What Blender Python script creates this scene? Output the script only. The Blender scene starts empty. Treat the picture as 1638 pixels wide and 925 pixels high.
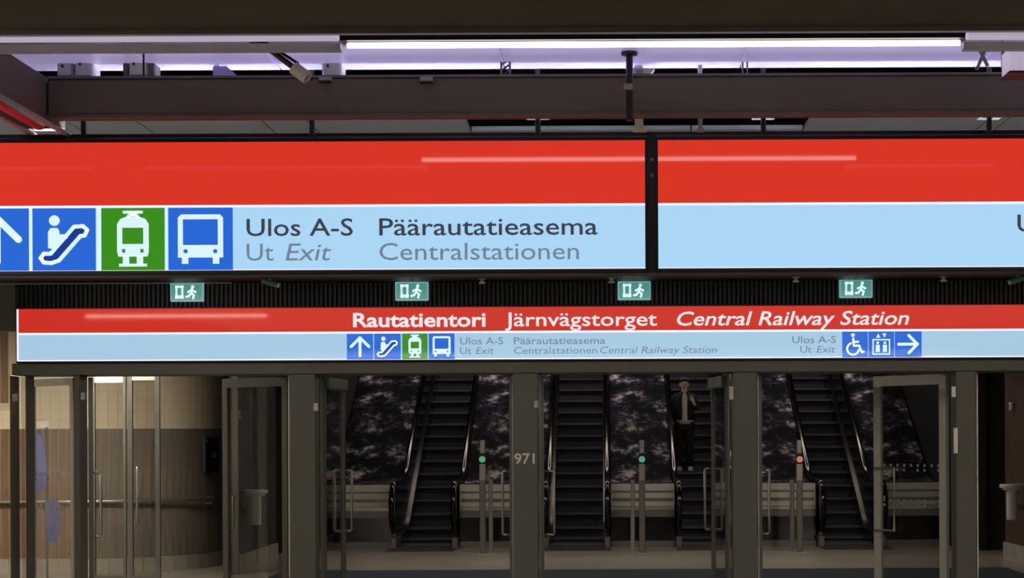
import bpy, bmesh, math, random
from mathutils import Vector, Matrix
random.seed(7)
PI = math.pi
R = math.radians
SC = bpy.context.scene
COL = SC.collection

# ------------------------------------------------------------------ camera
F, CX, CY, ROLL, HCAM = 2800.0, 965.0, 700.0, 0.0044, 1.62
cam_d = bpy.data.cameras.new('camera')
cam_d.sensor_width = 36.0
cam_d.lens = F / 1638.0 * 36.0
cam_d.shift_x = -(CX - 819.0) / 1638.0
cam_d.shift_y = (CY - 462.5) / 1638.0
cam_d.clip_end = 200
cam = bpy.data.objects.new('camera', cam_d)
COL.objects.link(cam)
cam.location = (0, 0, HCAM)
cam.rotation_euler = (PI / 2, ROLL, 0)
SC.camera = cam

# ------------------------------------------------------------------ world, exposure
w = bpy.data.worlds.new('world')
SC.world = w
w.use_nodes = True
w.node_tree.nodes['Background'].inputs[0].default_value = (0.02, 0.02, 0.025, 1)
w.node_tree.nodes['Background'].inputs[1].default_value = 0.3
SC.view_settings.view_transform = 'Standard'
SC.view_settings.look = 'None'
SC.view_settings.exposure = 0.0
SC.view_settings.gamma = 1.0
SC.view_settings.use_curve_mapping = False


def area(name, loc, sx, sy, power, col=(1, 1, 1), rot=(0, 0, 0)):
    d = bpy.data.lights.new(name, 'AREA')
    d.shape = 'RECTANGLE'
    d.size, d.size_y = sx, sy
    d.energy = power
    d.color = col
    o = bpy.data.objects.new(name, d)
    COL.objects.link(o)
    o.location = loc
    o.rotation_euler = rot
    return o


# strength of the lamps, all in one place (each lamp is built as a fixture further down)
P_MAIN_TUBE = 5.0       # the lit tube above the near sign
P_HALL_TUBE = 38.0       # added lamps along the hall sides, and the tube behind the near sign
P_FILL_STRIP = 1.3            # unseen strips added to brighten the ceiling panels
P_DOORS = 5.0           # unseen strip added to light the door frame
P_CEIL = 0.8            # unseen glowing sheets added between the two signs
P_LOBBY = 85.0          # warm ceiling panel over the wooden wall
P_ESC = 9.0             # linear lamp across the escalator shaft
P_ESC_LOBBY = 18.0       # unseen ceiling panels added before the escalators


# ------------------------------------------------------------------ coordinates
def W(px, py, Y):
    """point of the place seen at that pixel of the 1638 x 925 frame, at distance Y"""
    u, v = px - CX, CY - py
    c, s = math.cos(ROLL), math.sin(ROLL)
    return (u * c + v * s) * Y / F, HCAM + (v * c - u * s) * Y / F


def WX(px, Y, py=700):
    return W(px, py, Y)[0]


def WZ(py, Y, px=965):
    return W(px, py, Y)[1]


# ------------------------------------------------------------------ materials
def lin(c):
    return tuple((x / 12.92 if x <= 0.04045 else ((x + 0.055) / 1.055) ** 2.4) for x in [v / 255.0 for v in c])


MATS = {}


def mat(name, rgb, rough=0.5, metal=0.0, emit=None, es=0.0, vary=0.0, scale=(8, 8, 8), rgb2=None, spec=0.5, bump=0.0):
    if name in MATS:
        return MATS[name]
    m = bpy.data.materials.new(name)
    m.use_nodes = True
    nt = m.node_tree
    b = nt.nodes['Principled BSDF']
    c = lin(rgb)
    b.inputs['Base Color'].default_value = (*c, 1)
    b.inputs['Roughness'].default_value = rough
    b.inputs['Metallic'].default_value = metal
    b.inputs['Specular IOR Level'].default_value = spec
    if emit is not None:
        b.inputs['Emission Color'].default_value = (*lin(emit), 1)
        b.inputs['Emission Strength'].default_value = es
    if vary or rgb2:
        tc = nt.nodes.new('ShaderNodeTexCoord')
        mp = nt.nodes.new('ShaderNodeMapping')
        mp.inputs['Scale'].default_value = scale
        nz = nt.nodes.new('ShaderNodeTexNoise')
        nz.inputs['Scale'].default_value = 1.0
        nz.inputs['Detail'].default_value = 4
        mx = nt.nodes.new('ShaderNodeMix')
        mx.data_type = 'RGBA'
        c2 = lin(rgb2) if rgb2 else tuple(x * (1 - vary) for x in c)
        c1 = c if rgb2 else tuple(min(1, x * (1 + vary)) for x in c)
        mx.inputs[6].default_value = (*c1, 1)
        mx.inputs[7].default_value = (*c2, 1)
        rp = nt.nodes.new('ShaderNodeMapRange')
        rp.inputs['From Min'].default_value = 0.3
        rp.inputs['From Max'].default_value = 0.7
        L = nt.links.new
        L(tc.outputs['Object'], mp.inputs['Vector'])
        L(mp.outputs['Vector'], nz.inputs['Vector'])
        L(nz.outputs['Fac'], rp.inputs['Value'])
        L(rp.outputs['Result'], mx.inputs[0])
        L(mx.outputs[2], b.inputs['Base Color'])
        if bump:
            bp = nt.nodes.new('ShaderNodeBump')
            bp.inputs['Strength'].default_value = bump
            L(nz.outputs['Fac'], bp.inputs['Height'])
            L(bp.outputs['Normal'], b.inputs['Normal'])
    MATS[name] = m
    return m


def glass_mat(name, tint=(236, 236, 235), ior=1.45, rough=0.02):
    if name in MATS:
        return MATS[name]
    m = bpy.data.materials.new(name)
    m.use_nodes = True
    nt = m.node_tree
    nt.nodes.remove(nt.nodes['Principled BSDF'])
    out = nt.nodes['Material Output']
    tr = nt.nodes.new('ShaderNodeBsdfTransparent')
    tr.inputs[0].default_value = (*lin(tint), 1)
    gl = nt.nodes.new('ShaderNodeBsdfGlossy')
    gl.inputs['Roughness'].default_value = rough
    lw = nt.nodes.new('ShaderNodeLayerWeight')
    lw.inputs[0].default_value = 0.5
    pw = nt.nodes.new('ShaderNodeMath'); pw.operation = 'POWER'; pw.inputs[1].default_value = 4.0
    fr = nt.nodes.new('ShaderNodeMath'); fr.operation = 'MULTIPLY_ADD'
    fr.inputs[1].default_value, fr.inputs[2].default_value = 0.9, 0.035
    nt.links.new(lw.outputs['Facing'], pw.inputs[0])
    nt.links.new(pw.outputs[0], fr.inputs[0])
    mx = nt.nodes.new('ShaderNodeMixShader')
    nt.links.new(fr.outputs[0], mx.inputs[0])
    nt.links.new(tr.outputs[0], mx.inputs[1])
    nt.links.new(gl.outputs[0], mx.inputs[2])
    nt.links.new(mx.outputs[0], out.inputs[0])
    MATS[name] = m
    return m


def deck_mat():
    """dark speckled decking between the escalators: pale angular flecks on navy black"""
    m = bpy.data.materials.new('speckled_deck')
    m.use_nodes = True
    nt = m.node_tree
    b = nt.nodes['Principled BSDF']
    L = nt.links.new
    tc = nt.nodes.new('ShaderNodeTexCoord')
    mp = nt.nodes.new('ShaderNodeMapping')
    mp.inputs['Scale'].default_value = (1.7, 1.5, 1.7)
    L(tc.outputs['Object'], mp.inputs['Vector'])
    n1 = nt.nodes.new('ShaderNodeTexNoise')
    n1.inputs['Scale'].default_value = 1.5
    n1.inputs['Detail'].default_value = 6
    n1.inputs['Roughness'].default_value = 0.7
    L(mp.outputs['Vector'], n1.inputs['Vector'])
    v = nt.nodes.new('ShaderNodeTexVoronoi')
    v.inputs['Scale'].default_value = 2.2
    L(mp.outputs['Vector'], v.inputs['Vector'])
    r = nt.nodes.new('ShaderNodeValToRGB')
    el = r.color_ramp.elements
    el[0].position, el[0].color = 0.46, (*lin((10, 10, 15)), 1)
    el[1].position, el[1].color = 0.64, (*lin((176, 160, 158)), 1)
    e = el.new(0.54)
    e.color = (*lin((44, 48, 64)), 1)
    L(n1.outputs['Fac'], r.inputs['Fac'])
    mx = nt.nodes.new('ShaderNodeMix')
    mx.data_type = 'RGBA'
    mx.blend_type = 'MULTIPLY'
    mx.inputs[0].default_value = 0.75
    L(r.outputs['Color'], mx.inputs[6])
    hs = nt.nodes.new('ShaderNodeHueSaturation')
    hs.inputs['Saturation'].default_value = 0.25
    hs.inputs['Value'].default_value = 1.5
    L(v.outputs['Color'], hs.inputs['Color'])
    L(hs.outputs['Color'], mx.inputs[7])
    L(mx.outputs[2], b.inputs['Base Color'])
    b.inputs['Roughness'].default_value = 0.85
    b.inputs['Specular IOR Level'].default_value = 0.1
    MATS['deck'] = m
    return m


M_BEAM = mat('brown_beam_paint', (98, 87, 78), 0.55, vary=0.12, scale=(1.5, 3, 6))
M_BLACK = mat('black_metal', (16, 16, 18), 0.45)
M_BLACKM = mat('black_matte', (9, 9, 11), 0.8)
M_FRAME = mat('bronze_door_frame', (84, 82, 72), 0.5, 0.0, vary=0.1, scale=(3, 3, 1))
M_STEEL = mat('brushed_steel', (175, 172, 165), 0.32, 0.85, vary=0.06, scale=(30, 30, 4))
M_ALU = mat('pale_aluminium', (190, 188, 178), 0.4, 0.3, vary=0.05, scale=(4, 4, 20))
M_DSTEEL = mat('dull_steel', (120, 118, 114), 0.35, 0.7, vary=0.1, scale=(6, 6, 20))
M_WHITE = mat('white_enamel', (205, 205, 200), 0.4, vary=0.03)
M_GREY = mat('grey_enamel', (150, 150, 148), 0.5, vary=0.08)
M_CEILW = mat('lavender_white_panel', (182, 174, 216), 0.22, vary=0.05, scale=(1.2, 1.2, 1))
M_CEILL = mat('glowing_lavender_panel', (182, 174, 216), 0.22, emit=(152, 143, 188), es=0.6)  # glow put into the panel colour in place of lamp light
M_CEILG = mat('grey_ceiling_panel', (160, 165, 173), 0.5, vary=0.08, scale=(2, 2, 1))
M_CEILD = mat('dark_ceiling', (34, 34, 36), 0.6, vary=0.15, scale=(1, 1, 1))
M_FLOOR = mat('grey_stone_floor', (138, 132, 121), 0.28, vary=0.14, scale=(1.3, 1.3, 1))
M_LAND = mat('brown_landing_plate', (66, 58, 50), 0.35, 0.4, vary=0.2, scale=(2, 14, 1))
M_MAT = mat('navy_entrance_mat', (24, 38, 58), 0.95, vary=0.2, scale=(30, 30, 1))
M_WALLD = mat('dark_plaster', (40, 38, 38), 0.7, vary=0.2, scale=(1, 1, 1))
M_PLAST = mat('pale_plaster', (190, 184, 172), 0.8, vary=0.06, scale=(1, 1, 1))
M_WOOD = mat('brown_wood', (124, 98, 71), 0.5, rgb2=(94, 73, 53), scale=(26, 26, 1.6), bump=0.05)
M_WOODG = mat('greyed_wood', (126, 116, 103), 0.5, rgb2=(95, 87, 77), scale=(26, 26, 1.6), bump=0.05)
M_WOODR = mat('dark_red_brown_wood', (84, 60, 46), 0.5, rgb2=(58, 42, 34), scale=(26, 26, 1.6), bump=0.05)
M_WOODD = mat('dark_walnut_wood', (66, 60, 60), 0.5, rgb2=(44, 40, 42), scale=(26, 26, 1.6), bump=0.05)
M_TILE = mat('cream_tile', (206, 194, 168), 0.4, vary=0.04, scale=(5, 5, 5))
M_GROUT = mat('tan_grout', (185, 172, 148), 0.8, vary=0.05)
M_PLINTH = mat('pale_stone_plinth', (150, 144, 132), 0.5, vary=0.12, scale=(4, 4, 4))
M_STEP = mat('black_step_metal', (52, 53, 68), 0.5, 0.0, vary=0.2, scale=(40, 3, 3))
M_NOSE = mat('step_nose_metal', (92, 93, 112), 0.5, 0.0, vary=0.15, scale=(30, 3, 3))
M_RUBBER = mat('black_rubber', (12, 12, 13), 0.15)
M_CAPP = mat('dark_polished_steel', (88, 86, 84), 0.25, 0.8, vary=0.08, scale=(6, 6, 6))
M_BALU = mat('smoked_black_panel', (10, 10, 14), 0.15)
M_GLASS = glass_mat('door_glass')
M_RAIL_RED = mat('red_pipe_paint', (190, 40, 62), 0.3, vary=0.1, scale=(3, 3, 3))
M_GREEN = mat('green_enamel', (70, 120, 96), 0.4, vary=0.08)
M_REFLECT = mat('violet_blue_reflection', (120, 128, 200), 0.8, rgb2=(84, 92, 170), scale=(5, 5, 2))  # painted colour of the reflection in the far left door glass
deck_mat()
# backlit sign faces: printed sheets behind glossy glazing
M_RED = mat('backlit_red_sheet', (70, 12, 9), 0.035, emit=(220, 54, 38), es=0.95)
M_RED2 = mat('backlit_red_sheet_far', (70, 12, 9), 0.06, emit=(210, 52, 38), es=0.92, spec=0.2)
M_SKY = mat('backlit_pale_blue_sheet', (70, 84, 95), 0.06, emit=(174, 218, 251), es=0.93)
M_SKY2 = mat('backlit_pale_blue_sheet_far', (70, 84, 95), 0.06, emit=(168, 206, 230), es=0.93, spec=0.2)
M_WHT = mat('backlit_white_line', (200, 200, 205), 0.1, emit=(238, 240, 250), es=0.93)
M_BLUE = mat('backlit_blue_tile', (20, 50, 120), 0.06, emit=(40, 104, 214), es=0.93)
M_GRN = mat('backlit_green_tile', (30, 90, 20), 0.06, emit=(58, 140, 28), es=0.93)
M_PICT = mat('backlit_white_pictogram', (180, 200, 210), 0.1, emit=(205, 234, 252), es=0.95)
M_NAVY = mat('backlit_navy_print', (10, 30, 90), 0.1, emit=(24, 62, 160), es=0.8)
M_INK = mat('dark_grey_print', (40, 44, 52), 0.3, emit=(70, 78, 92), es=0.6)
M_INK2 = mat('mid_grey_print', (90, 100, 112), 0.3, emit=(112, 132, 152), es=0.85)
M_TITLE = mat('backlit_white_lettering', (200, 190, 195), 0.1, emit=(244, 222, 228), es=0.95)
M_EXIT = mat('backlit_exit_green', (40, 90, 85), 0.15, emit=(74, 140, 134), es=0.9)
M_EXITW = mat('backlit_exit_white', (190, 210, 210), 0.15, emit=(196, 240, 236), es=0.9)
M_EXITE = mat('backlit_exit_edge', (120, 150, 150), 0.2, emit=(126, 168, 168), es=0.8)
M_TUBE = mat('lit_tube', (255, 255, 255), 0.3, emit=(255, 252, 250), es=P_MAIN_TUBE)
M_LEDG = mat('green_signal_lens', (40, 120, 90), 0.2, emit=(84, 160, 132), es=0.75)
M_LEDR = mat('orange_signal_lens', (160, 90, 70), 0.2, emit=(190, 120, 96), es=0.7)
M_SKIN = mat('skin', (214, 176, 156), 0.5)
M_HAIR = mat('dark_hair', (22, 18, 17), 0.5)
M_COAT = mat('black_cloth', (18, 18, 21), 0.85, vary=0.2, scale=(20, 20, 20))
M_SHIRT = mat('pale_grey_cloth', (188, 188, 188), 0.85, vary=0.06, scale=(20, 20, 20))


# ------------------------------------------------------------------ mesh helpers
WLOC = {}


def wloc(o):
    return WLOC.get(o.name, Vector((0, 0, 0))) if o else Vector((0, 0, 0))


def tag(o, label=None, cat=None, group=None, kind=None):
    if label:
        o['label'] = label
    if cat:
        o['category'] = cat
    if group:
        o['group'] = group
    if kind:
        o['kind'] = kind
    return o


def thing(name, loc, label, cat, group=None, kind=None, rz=0):
    o = bpy.data.objects.new(name, None)
    o.empty_display_size = 0.1
    COL.objects.link(o)
    o.location = loc
    o.rotation_euler = (0, 0, rz)
    WLOC[o.name] = Vector(loc)
    return tag(o, label, cat, group, kind)


class MB:
    def __init__(self):
        self.v, self.f, self.smooth = [], [], False

    def box(self, x0, x1, y0, y1, z0, z1):
        b = len(self.v)
        self.v += [(x0, y0, z0), (x1, y0, z0), (x1, y1, z0), (x0, y1, z0), (x0, y0, z1), (x1, y0, z1), (x1, y1, z1), (x0, y1, z1)]
        self.f += [tuple(b + i for i in q) for q in ((0, 3, 2, 1), (4, 5, 6, 7), (0, 1, 5, 4), (1, 2, 6, 5), (2, 3, 7, 6), (3, 0, 4, 7))]
        return self

    def prism(self, pts, axis, a, b):
        """closed outline of 2D points extruded from a to b along an axis; x: (y,z), y: (x,z), z: (x,y)"""
        n, s = len(pts), len(self.v)
        for t in (a, b):
            for p, q in pts:
                self.v.append({'x': (t, p, q), 'y': (p, t, q), 'z': (p, q, t)}[axis])
        self.f.append(tuple(s + i for i in range(n)))
        self.f.append(tuple(s + n + i for i in reversed(range(n))))
        for i in range(n):
            j = (i + 1) % n
            self.f.append((s + i, s + n + i, s + n + j, s + j))
        return self

    def tube(self, pts, r, n=8, cap=True, ry=None):
        """round bar along a polyline"""
        pts = [Vector(p) for p in pts]
        s = len(self.v)
        up0 = Vector((0, 0, 1))
        for i, p in enumerate(pts):
            t = (pts[min(i + 1, len(pts) - 1)] - pts[max(i - 1, 0)]).normalized()
            up = up0 if abs(t.dot(up0)) < 0.95 else Vector((1, 0, 0))
            if ry is not None:
                up = Vector((1, 0, 0))
            a = t.cross(up).normalized()
            c = a.cross(t).normalized()
            for k in range(n):
                g = 2 * PI * k / n
                q = p + a * (r * math.cos(g)) + c * ((ry or r) * math.sin(g))
                self.v.append(tuple(q))
        for i in range(len(pts) - 1):
            for k in range(n):
                k2 = (k + 1) % n
                self.f.append((s + i * n + k, s + i * n + k2, s + (i + 1) * n + k2, s + (i + 1) * n + k))
        if cap:
            self.f.append(tuple(s + k for k in reversed(range(n))))
            e = s + (len(pts) - 1) * n
            self.f.append(tuple(e + k for k in range(n)))
        return self

    def lathe(self, prof, cx, cy, n=20, sx=1, sy=1):
        s = len(self.v)
        for r, z in prof:
            for k in range(n):
                g = 2 * PI * k / n
                self.v.append((cx + sx * r * math.cos(g), cy + sy * r * math.sin(g), z))
        for i in range(len(prof) - 1):
            for k in range(n):
                k2 = (k + 1) % n
                self.f.append((s + i * n + k, s + i * n + k2, s + (i + 1) * n + k2, s + (i + 1) * n + k))
        self.f.append(tuple(s + k for k in reversed(range(n))))
        e = s + (len(prof) - 1) * n
        self.f.append(tuple(e + k for k in range(n)))
        return self

    def mesh(self, name, off=(0, 0, 0)):
        me = bpy.data.meshes.new(name)
        me.from_pydata([(x - off[0], y - off[1], z - off[2]) for x, y, z in self.v], [], self.f)
        me.update()
        bm = bmesh.new()
        bm.from_mesh(me)
        bmesh.ops.recalc_face_normals(bm, faces=bm.faces)
        bm.to_mesh(me)
        bm.free()
        return me

    def build(self, name, m, parent=None, bevel=0.0, smooth=False, local=False, seg=1):
        off = Vector((0, 0, 0)) if (local or parent is None) else wloc(parent)
        me = self.mesh(name, off)
        me.materials.append(m)
        if smooth:
            me.polygons.foreach_set('use_smooth', [True] * len(me.polygons))
        o = bpy.data.objects.new(name, me)
        COL.objects.link(o)
        if parent is not None:
            o.parent = parent
            WLOC[o.name] = wloc(parent)
        if bevel:
            b = o.modifiers.new('bevel', 'BEVEL')
            b.width = bevel
            b.segments = seg
            b.limit_method = 'ANGLE'
        return o


def bx(*a):
    return MB().box(*a)


def share(o, name, parent, loc):
    """another piece with the same mesh"""
    c = bpy.data.objects.new(name, o.data)
    COL.objects.link(c)
    c.parent = parent
    c.location = loc
    for m in o.modifiers:
        n = c.modifiers.new(m.name, m.type)
        if m.type == 'BEVEL':
            n.width, n.segments, n.limit_method = m.width, m.segments, m.limit_method
    return c


def struct(o):
    o['kind'] = 'structure'
    return o


# flat shapes on a sign face (XZ plane, facing the camera side, -Y)
def strokes(lines, wd):
    """thick poly-lines as a list of outlines"""
    out = []
    for ln in lines:
        for (x0, z0), (x1, z1) in zip(ln, ln[1:]):
            d = math.hypot(x1 - x0, z1 - z0) or 1
            nx, nz = -(z1 - z0) / d * wd / 2, (x1 - x0) / d * wd / 2
            out.append([(x0 + nx, z0 + nz), (x0 - nx, z0 - nz), (x1 - nx, z1 - nz), (x1 + nx, z1 + nz)])
        for (x0, z0) in ln:
            out.append(disc(x0, z0, wd / 2, 10))
    return out


def disc(x, z, r, n=20, rz=None):
    return [(x + r * math.cos(2 * PI * k / n), z + (rz or r) * math.sin(2 * PI * k / n)) for k in range(n)]


def rect(x0, z0, x1, z1):
    return [(x0, z0), (x1, z0), (x1, z1), (x0, z1)]


def flat(name, polys, Y, m, parent, th=0.002):
    b = MB()
    for p in polys:
        b.prism(p, 'y', Y - th, Y)
    return b.build(name, m, parent)


_cap = None


def text_part(name, s, x0, x1, zb, cap, Y, m, parent, bold=0.0, shear=0.0):
    """lettering fitted between x0 and x1 on the base line zb with that capital height"""
    global _cap

    def mk(t, bo, sh):
        cu = bpy.data.curves.new('lettering', 'FONT')
        cu.body = t
        cu.size = 1.0
        cu.offset = bo
        cu.shear = sh
        cu.resolution_u = 3
        cu.extrude = 0.02
        ob = bpy.data.objects.new('lettering_tmp', cu)
        COL.objects.link(ob)
        bpy.context.view_layer.update()
        me = bpy.data.meshes.new_from_object(ob.evaluated_get(bpy.context.evaluated_depsgraph_get()))
        bpy.data.objects.remove(ob)
        bpy.data.curves.remove(cu)
        return me
    if _cap is None:
        t = mk('H', 0, 0)
        _cap = max(v.co.y for v in t.vertices)
    me = mk(s, bold, shear)
    xs = [v.co.x for v in me.vertices]
    a, b = min(xs), max(xs)
    kx, kz = (x1 - x0) / (b - a), cap / _cap
    off = wloc(parent)
    for v in me.vertices:
        x, y, z = v.co
        v.co = (x0 + (x - a) * kx - off.x, Y - (z + 0.02) * 0.05 - off.y, zb + y * kz - off.z)
    me.update()
    me.materials.clear()
    me.materials.append(m)
    o = bpy.data.objects.new(name, me)
    COL.objects.link(o)
    o.parent = parent
    WLOC[o.name] = wloc(parent)
    return o


# ================================================================== THE SETTING
ZC = 3.10                       # hall ceiling
YD = 16.9                       # plane of the glass doors
Y1, Y2 = 7.0, 16.45             # faces of the two signs
YW = 21.2                       # wooden wall behind the doors

o = struct(bx(-9, 9, -7, 26.2, -0.1, 0).build('floor', M_FLOOR))
tag(o, 'grey polished stone floor running through the doors to the escalators')
# ceiling: dark slab with panels hung below it
ceil = struct(thing('ceiling', (0, 0, ZC), 'dark ceiling with pale and grey panels above the signs', None))
bx(-9, 9, -7, 16.9, ZC + 0.16, ZC + 0.24).build('ceiling_slab', M_BLACKM, ceil)
bx(-9, 9, 9.0, 16.9, ZC, ZC + 0.03).build('ceiling_board', M_CEILD, ceil)
bx(-9, 9, -7, 5.25, ZC, ZC + 0.03).build('ceiling_board', M_CEILD, ceil)
xs = [-9, -6.2, -4.4, -2.66, WX(235, 6.85), WX(440, 6.85), WX(806, 6.85), WX(1192, 6.85), WX(1580, 6.85), 3.2, 5, 7, 9]
for i, (a, b) in enumerate(zip(xs, xs[1:])):
    bx(a + 0.003, b - 0.003, 5.5, 6.60, ZC, ZC + 0.02).build('panel', M_CEILW, ceil)
    bx(a + 0.003, b - 0.003, 6.61, 7.02, ZC, ZC + 0.02).build('glow_panel', M_CEILL, ceil)
xs = [-9, -6, -4.3, WX(125, 8.3), WX(235, 8.3), WX(432, 8.3), WX(503, 8.3), WX(752, 8.3)]
for a, b in zip(xs, xs[1:]):
    bx(a + 0.004, b - 0.004, 7.3, 8.98, ZC, ZC + 0.02).build('panel', M_CEILG, ceil)
xs = [WX(1292, 8.3), WX(1575, 8.3), WX(1605, 8.3), 4, 6, 9]
for a, b in zip(xs, xs[1:]):
    bx(a + 0.004, b - 0.004, 7.3, 8.98, ZC, ZC + 0.02).build('panel', M_CEILG, ceil)
xs = [WX(752, 8.3), WX(860, 8.3), WX(1110, 8.3), WX(1292, 8.3)]
for a, b in zip(xs, xs[1:]):
    bx(a + 0.004, b - 0.004, 8.42, 8.98, ZC, ZC + 0.02).build('panel', M_CEILG, ceil)
    bx(a + 0.004, b - 0.004, 7.3, 8.08, ZC, ZC + 0.02).build('panel', M_CEILG, ceil)

o = struct(bx(-9.1, -9, -7, 25, -0.1, 3.3).build('wall_left', M_PLAST)); tag(o, 'pale plaster wall along the left of the hall')
o = struct(bx(9, 9.1, -7, 25, -0.1, 3.3).build('wall_right', M_PLAST)); tag(o, 'pale plaster wall along the right of the hall')
o = struct(bx(-9, 9, -7.1, -7, -0.1, 3.3).build('wall_rear', M_PLAST)); tag(o, 'pale plaster wall closing the hall behind the viewer')

# ribbed black fascia over the doors
YF = 16.6
xl = WX(27, YF)
fas = struct(thing('wall_fascia', (0, YF, WZ(492, YF)), 'black ribbed fascia above the red station sign', None))
bx(xl, 9, YF + 0.03, YF + 0.16, 2.28, ZC).build('fascia_board', M_BLACKM, fas)
b = MB()
x = xl
while x < 8.9:
    b.box(x, x + 0.022, YF, YF + 0.035, WZ(492, YF), ZC)
    x += 0.043
tag(b.build('ribs', M_BLACK, fas), kind='stuff')
o = struct(bx(-9, xl - 0.01, YF + 0.0, YF + 0.12, WZ(530, YF, 10), ZC).build('wall_bulkhead_left', M_FRAME)); tag(o, 'dark bronze board over the passage at the far left')
# trim along the top of the fascia, lighter on the left
bx(xl - 0.5, WX(372, YF), YF - 0.05, YF + 0.02, WZ(451, YF), ZC).build('pale_trim', M_WHITE, fas)
bx(WX(372, YF) + 0.002, 9, YF - 0.05, YF + 0.02, WZ(448, YF), ZC).build('dark_trim', M_BLACK, fas)

# beams
def beam(label, x0, x1, y0, y1, z0, z1):
    t = thing('ceiling_beam', ((x0 + x1) / 2, y0, z0), label, 'beam', 'brown ceiling beams')
    bx(x0, x1, y0, y1, z0, z1).build('web', M_BEAM, t, bevel=0.006)
    return t


ZB1 = WZ(50, 5.25)
t = beam('dark brown beam nearest to the viewer along the top edge', -8.9, 8.9, 5.25, 5.285, ZB1, ZC + 0.1)
bx(-8.9, 8.9, 5.238, 5.262, ZB1 - 0.006, ZB1 + 0.008).build('edge_strip', M_DSTEEL, t)
ZB2, ZT2, YB2 = WZ(184, 6.85), WZ(122, 6.85), 6.85
t = beam('dark brown beam right above the near red sign', WX(78, YB2), 8.9, YB2, 6.94, ZB2, ZT2)
bx(WX(78, YB2), 8.9, 6.838, 6.848, ZB2 - 0.004, ZB2 + 0.008).build('edge_strip', M_BEAM, t)
bx(WX(78, YB2), 8.9, 6.842, 6.862, ZT2 - 0.002, ZT2 + 0.008).build('edge_strip', M_DSTEEL, t)
t = beam('dark brown beam running away from the viewer at the left edge', -2.36, WX(76, YB2), 5.46, 7.1, ZB2 - 0.01, ZT2 + 0.01)

# red painted pipe and grey pipes running along under the side beam
def pipe(name, label, px, py, r, m):
    x, z = W(px, py, 6.45)
    bb = thing(name, (x, 5.6, z), label, 'pipe', 'pipes under the side beam')
    MB().tube([(x, 5.75, z), (x, 6.9, z)], r, 10).build('pipe_run', m, bb, smooth=True)
    bx(x - r * 1.5, x + r * 1.5, 6.2, 6.24, z - r * 1.3, ZB2 - 0.012).build('pipe_clip', M_BLACK, bb)


pipe('red_pipe', 'pink red pipe slanting under the beam at the left edge', 0, 163, 0.026, M_RAIL_RED)
for k, (px, py) in enumerate(((-36, 168), (28, 170))):
    x, z = W(px, py, 6.45)
    o = MB().tube([(x, 5.5, z), (x, 8.2, z)], 0.011, 8).build('grey_pipe', M_GREY, smooth=True)
    tag(o, ('thin grey pipe on the left of the red pipe' if k == 0 else 'thin grey pipe on the right of the red pipe'), 'pipe', 'pipes under the side beam')


# ================================================================== LAMPS OF THE HALL, REAL AND ADDED
def tube_lamp(label, x0, x1, y, z, m, housing=True, drop=None):
    t = thing('tube_lamp', ((x0 + x1) / 2, y, z), label, 'lamp', 'tube lamps')
    bx(x0, x1, y - 0.007, y + 0.007, z - 0.009, z + 0.009).build('tube', m, t, bevel=0.004, seg=2)
    bx(x0 - 0.02, x1 + 0.02, y - 0.025, y + 0.03, z + 0.012, z + 0.05).build('housing', M_BLACK, t)
    for f in (0.08, 0.92):
        x = x0 + (x1 - x0) * f
        bx(x - 0.006, x + 0.006, y - 0.006, y + 0.006, z + 0.05, ZC + 0.02).build('hanger', M_BLACK, t)
    return t


zf1_ = WZ(219, Y1, 500)
YT = 5.80
M_RAILL = mat('dim_diffuser', (200, 195, 205), 0.3, emit=(176, 166, 190), es=0.75)
xt0, zt = W(555, 73, YT)
xt1 = WX(1536, YT, 73)
tube_lamp('lit white tube lamp between the two top beams', xt0, xt1, YT, zt, M_TUBE)
# aluminium lamp rails left and right of it, with dimly glowing diffusers
for k, (pa, pb, py, lab) in enumerate(((-500, 540, 57, 'pale dimly lit lamp rail left of the lit tube'), (1548, 1900, 53, 'pale dimly lit lamp rail right of the lit tube'))):
    xa, z = W(pa, py, 5.6)
    z = WZ(57 if k == 0 else 54, 5.6, 300 if k == 0 else 1590)
    xb = WX(pb, 5.6, py)
    t = thing('lamp_rail', (xa, 5.6, z), lab, 'lamp rail', 'lamp rails')
    bx(xa, xb, 5.58, 5.64, z - 0.012, z + 0.012).build('diffuser', M_RAILL, t, bevel=0.004)
    bx(xa, xb, 5.575, 5.645, z + 0.0125, z + 0.03).build('rail_body', M_BLACK, t)
    bx(xa, xb, 5.66, 5.70, z - 0.035, z - 0.0125).build('rail_foot', M_GREY, t)
    for f in (0.3, 0.7, 0.95):
        x = xa + (xb - xa) * f
        bx(x - 0.008, x + 0.008, 5.6, 5.62, z + 0.03, ZC + 0.02).build('hanger', M_BLACK, t)
# unseen side lamps added to light the beams, and the tube behind the near sign
M_TUBE2 = mat('lit_hall_tube', (255, 255, 255), 0.3, emit=(255, 240, 226), es=P_HALL_TUBE)


def fill_lamp(label, x, y0, y1):
    t = thing('tube_lamp', (x, y0, 2.95), label, 'lamp', 'tube lamps')
    bx(x - 0.35, x + 0.35, y0, y1, 2.94, 2.96).build('diffuser', M_TUBE2, t)
    bx(x - 0.38, x + 0.38, y0 - 0.03, y1 + 0.03, 2.962, 3.0).build('housing', M_BLACK, t)
    bx(x - 0.01, x + 0.01, (y0 + y1) / 2 - 0.01, (y0 + y1) / 2 + 0.01, 3.0, 3.1).build('hanger', M_BLACK, t)


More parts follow.
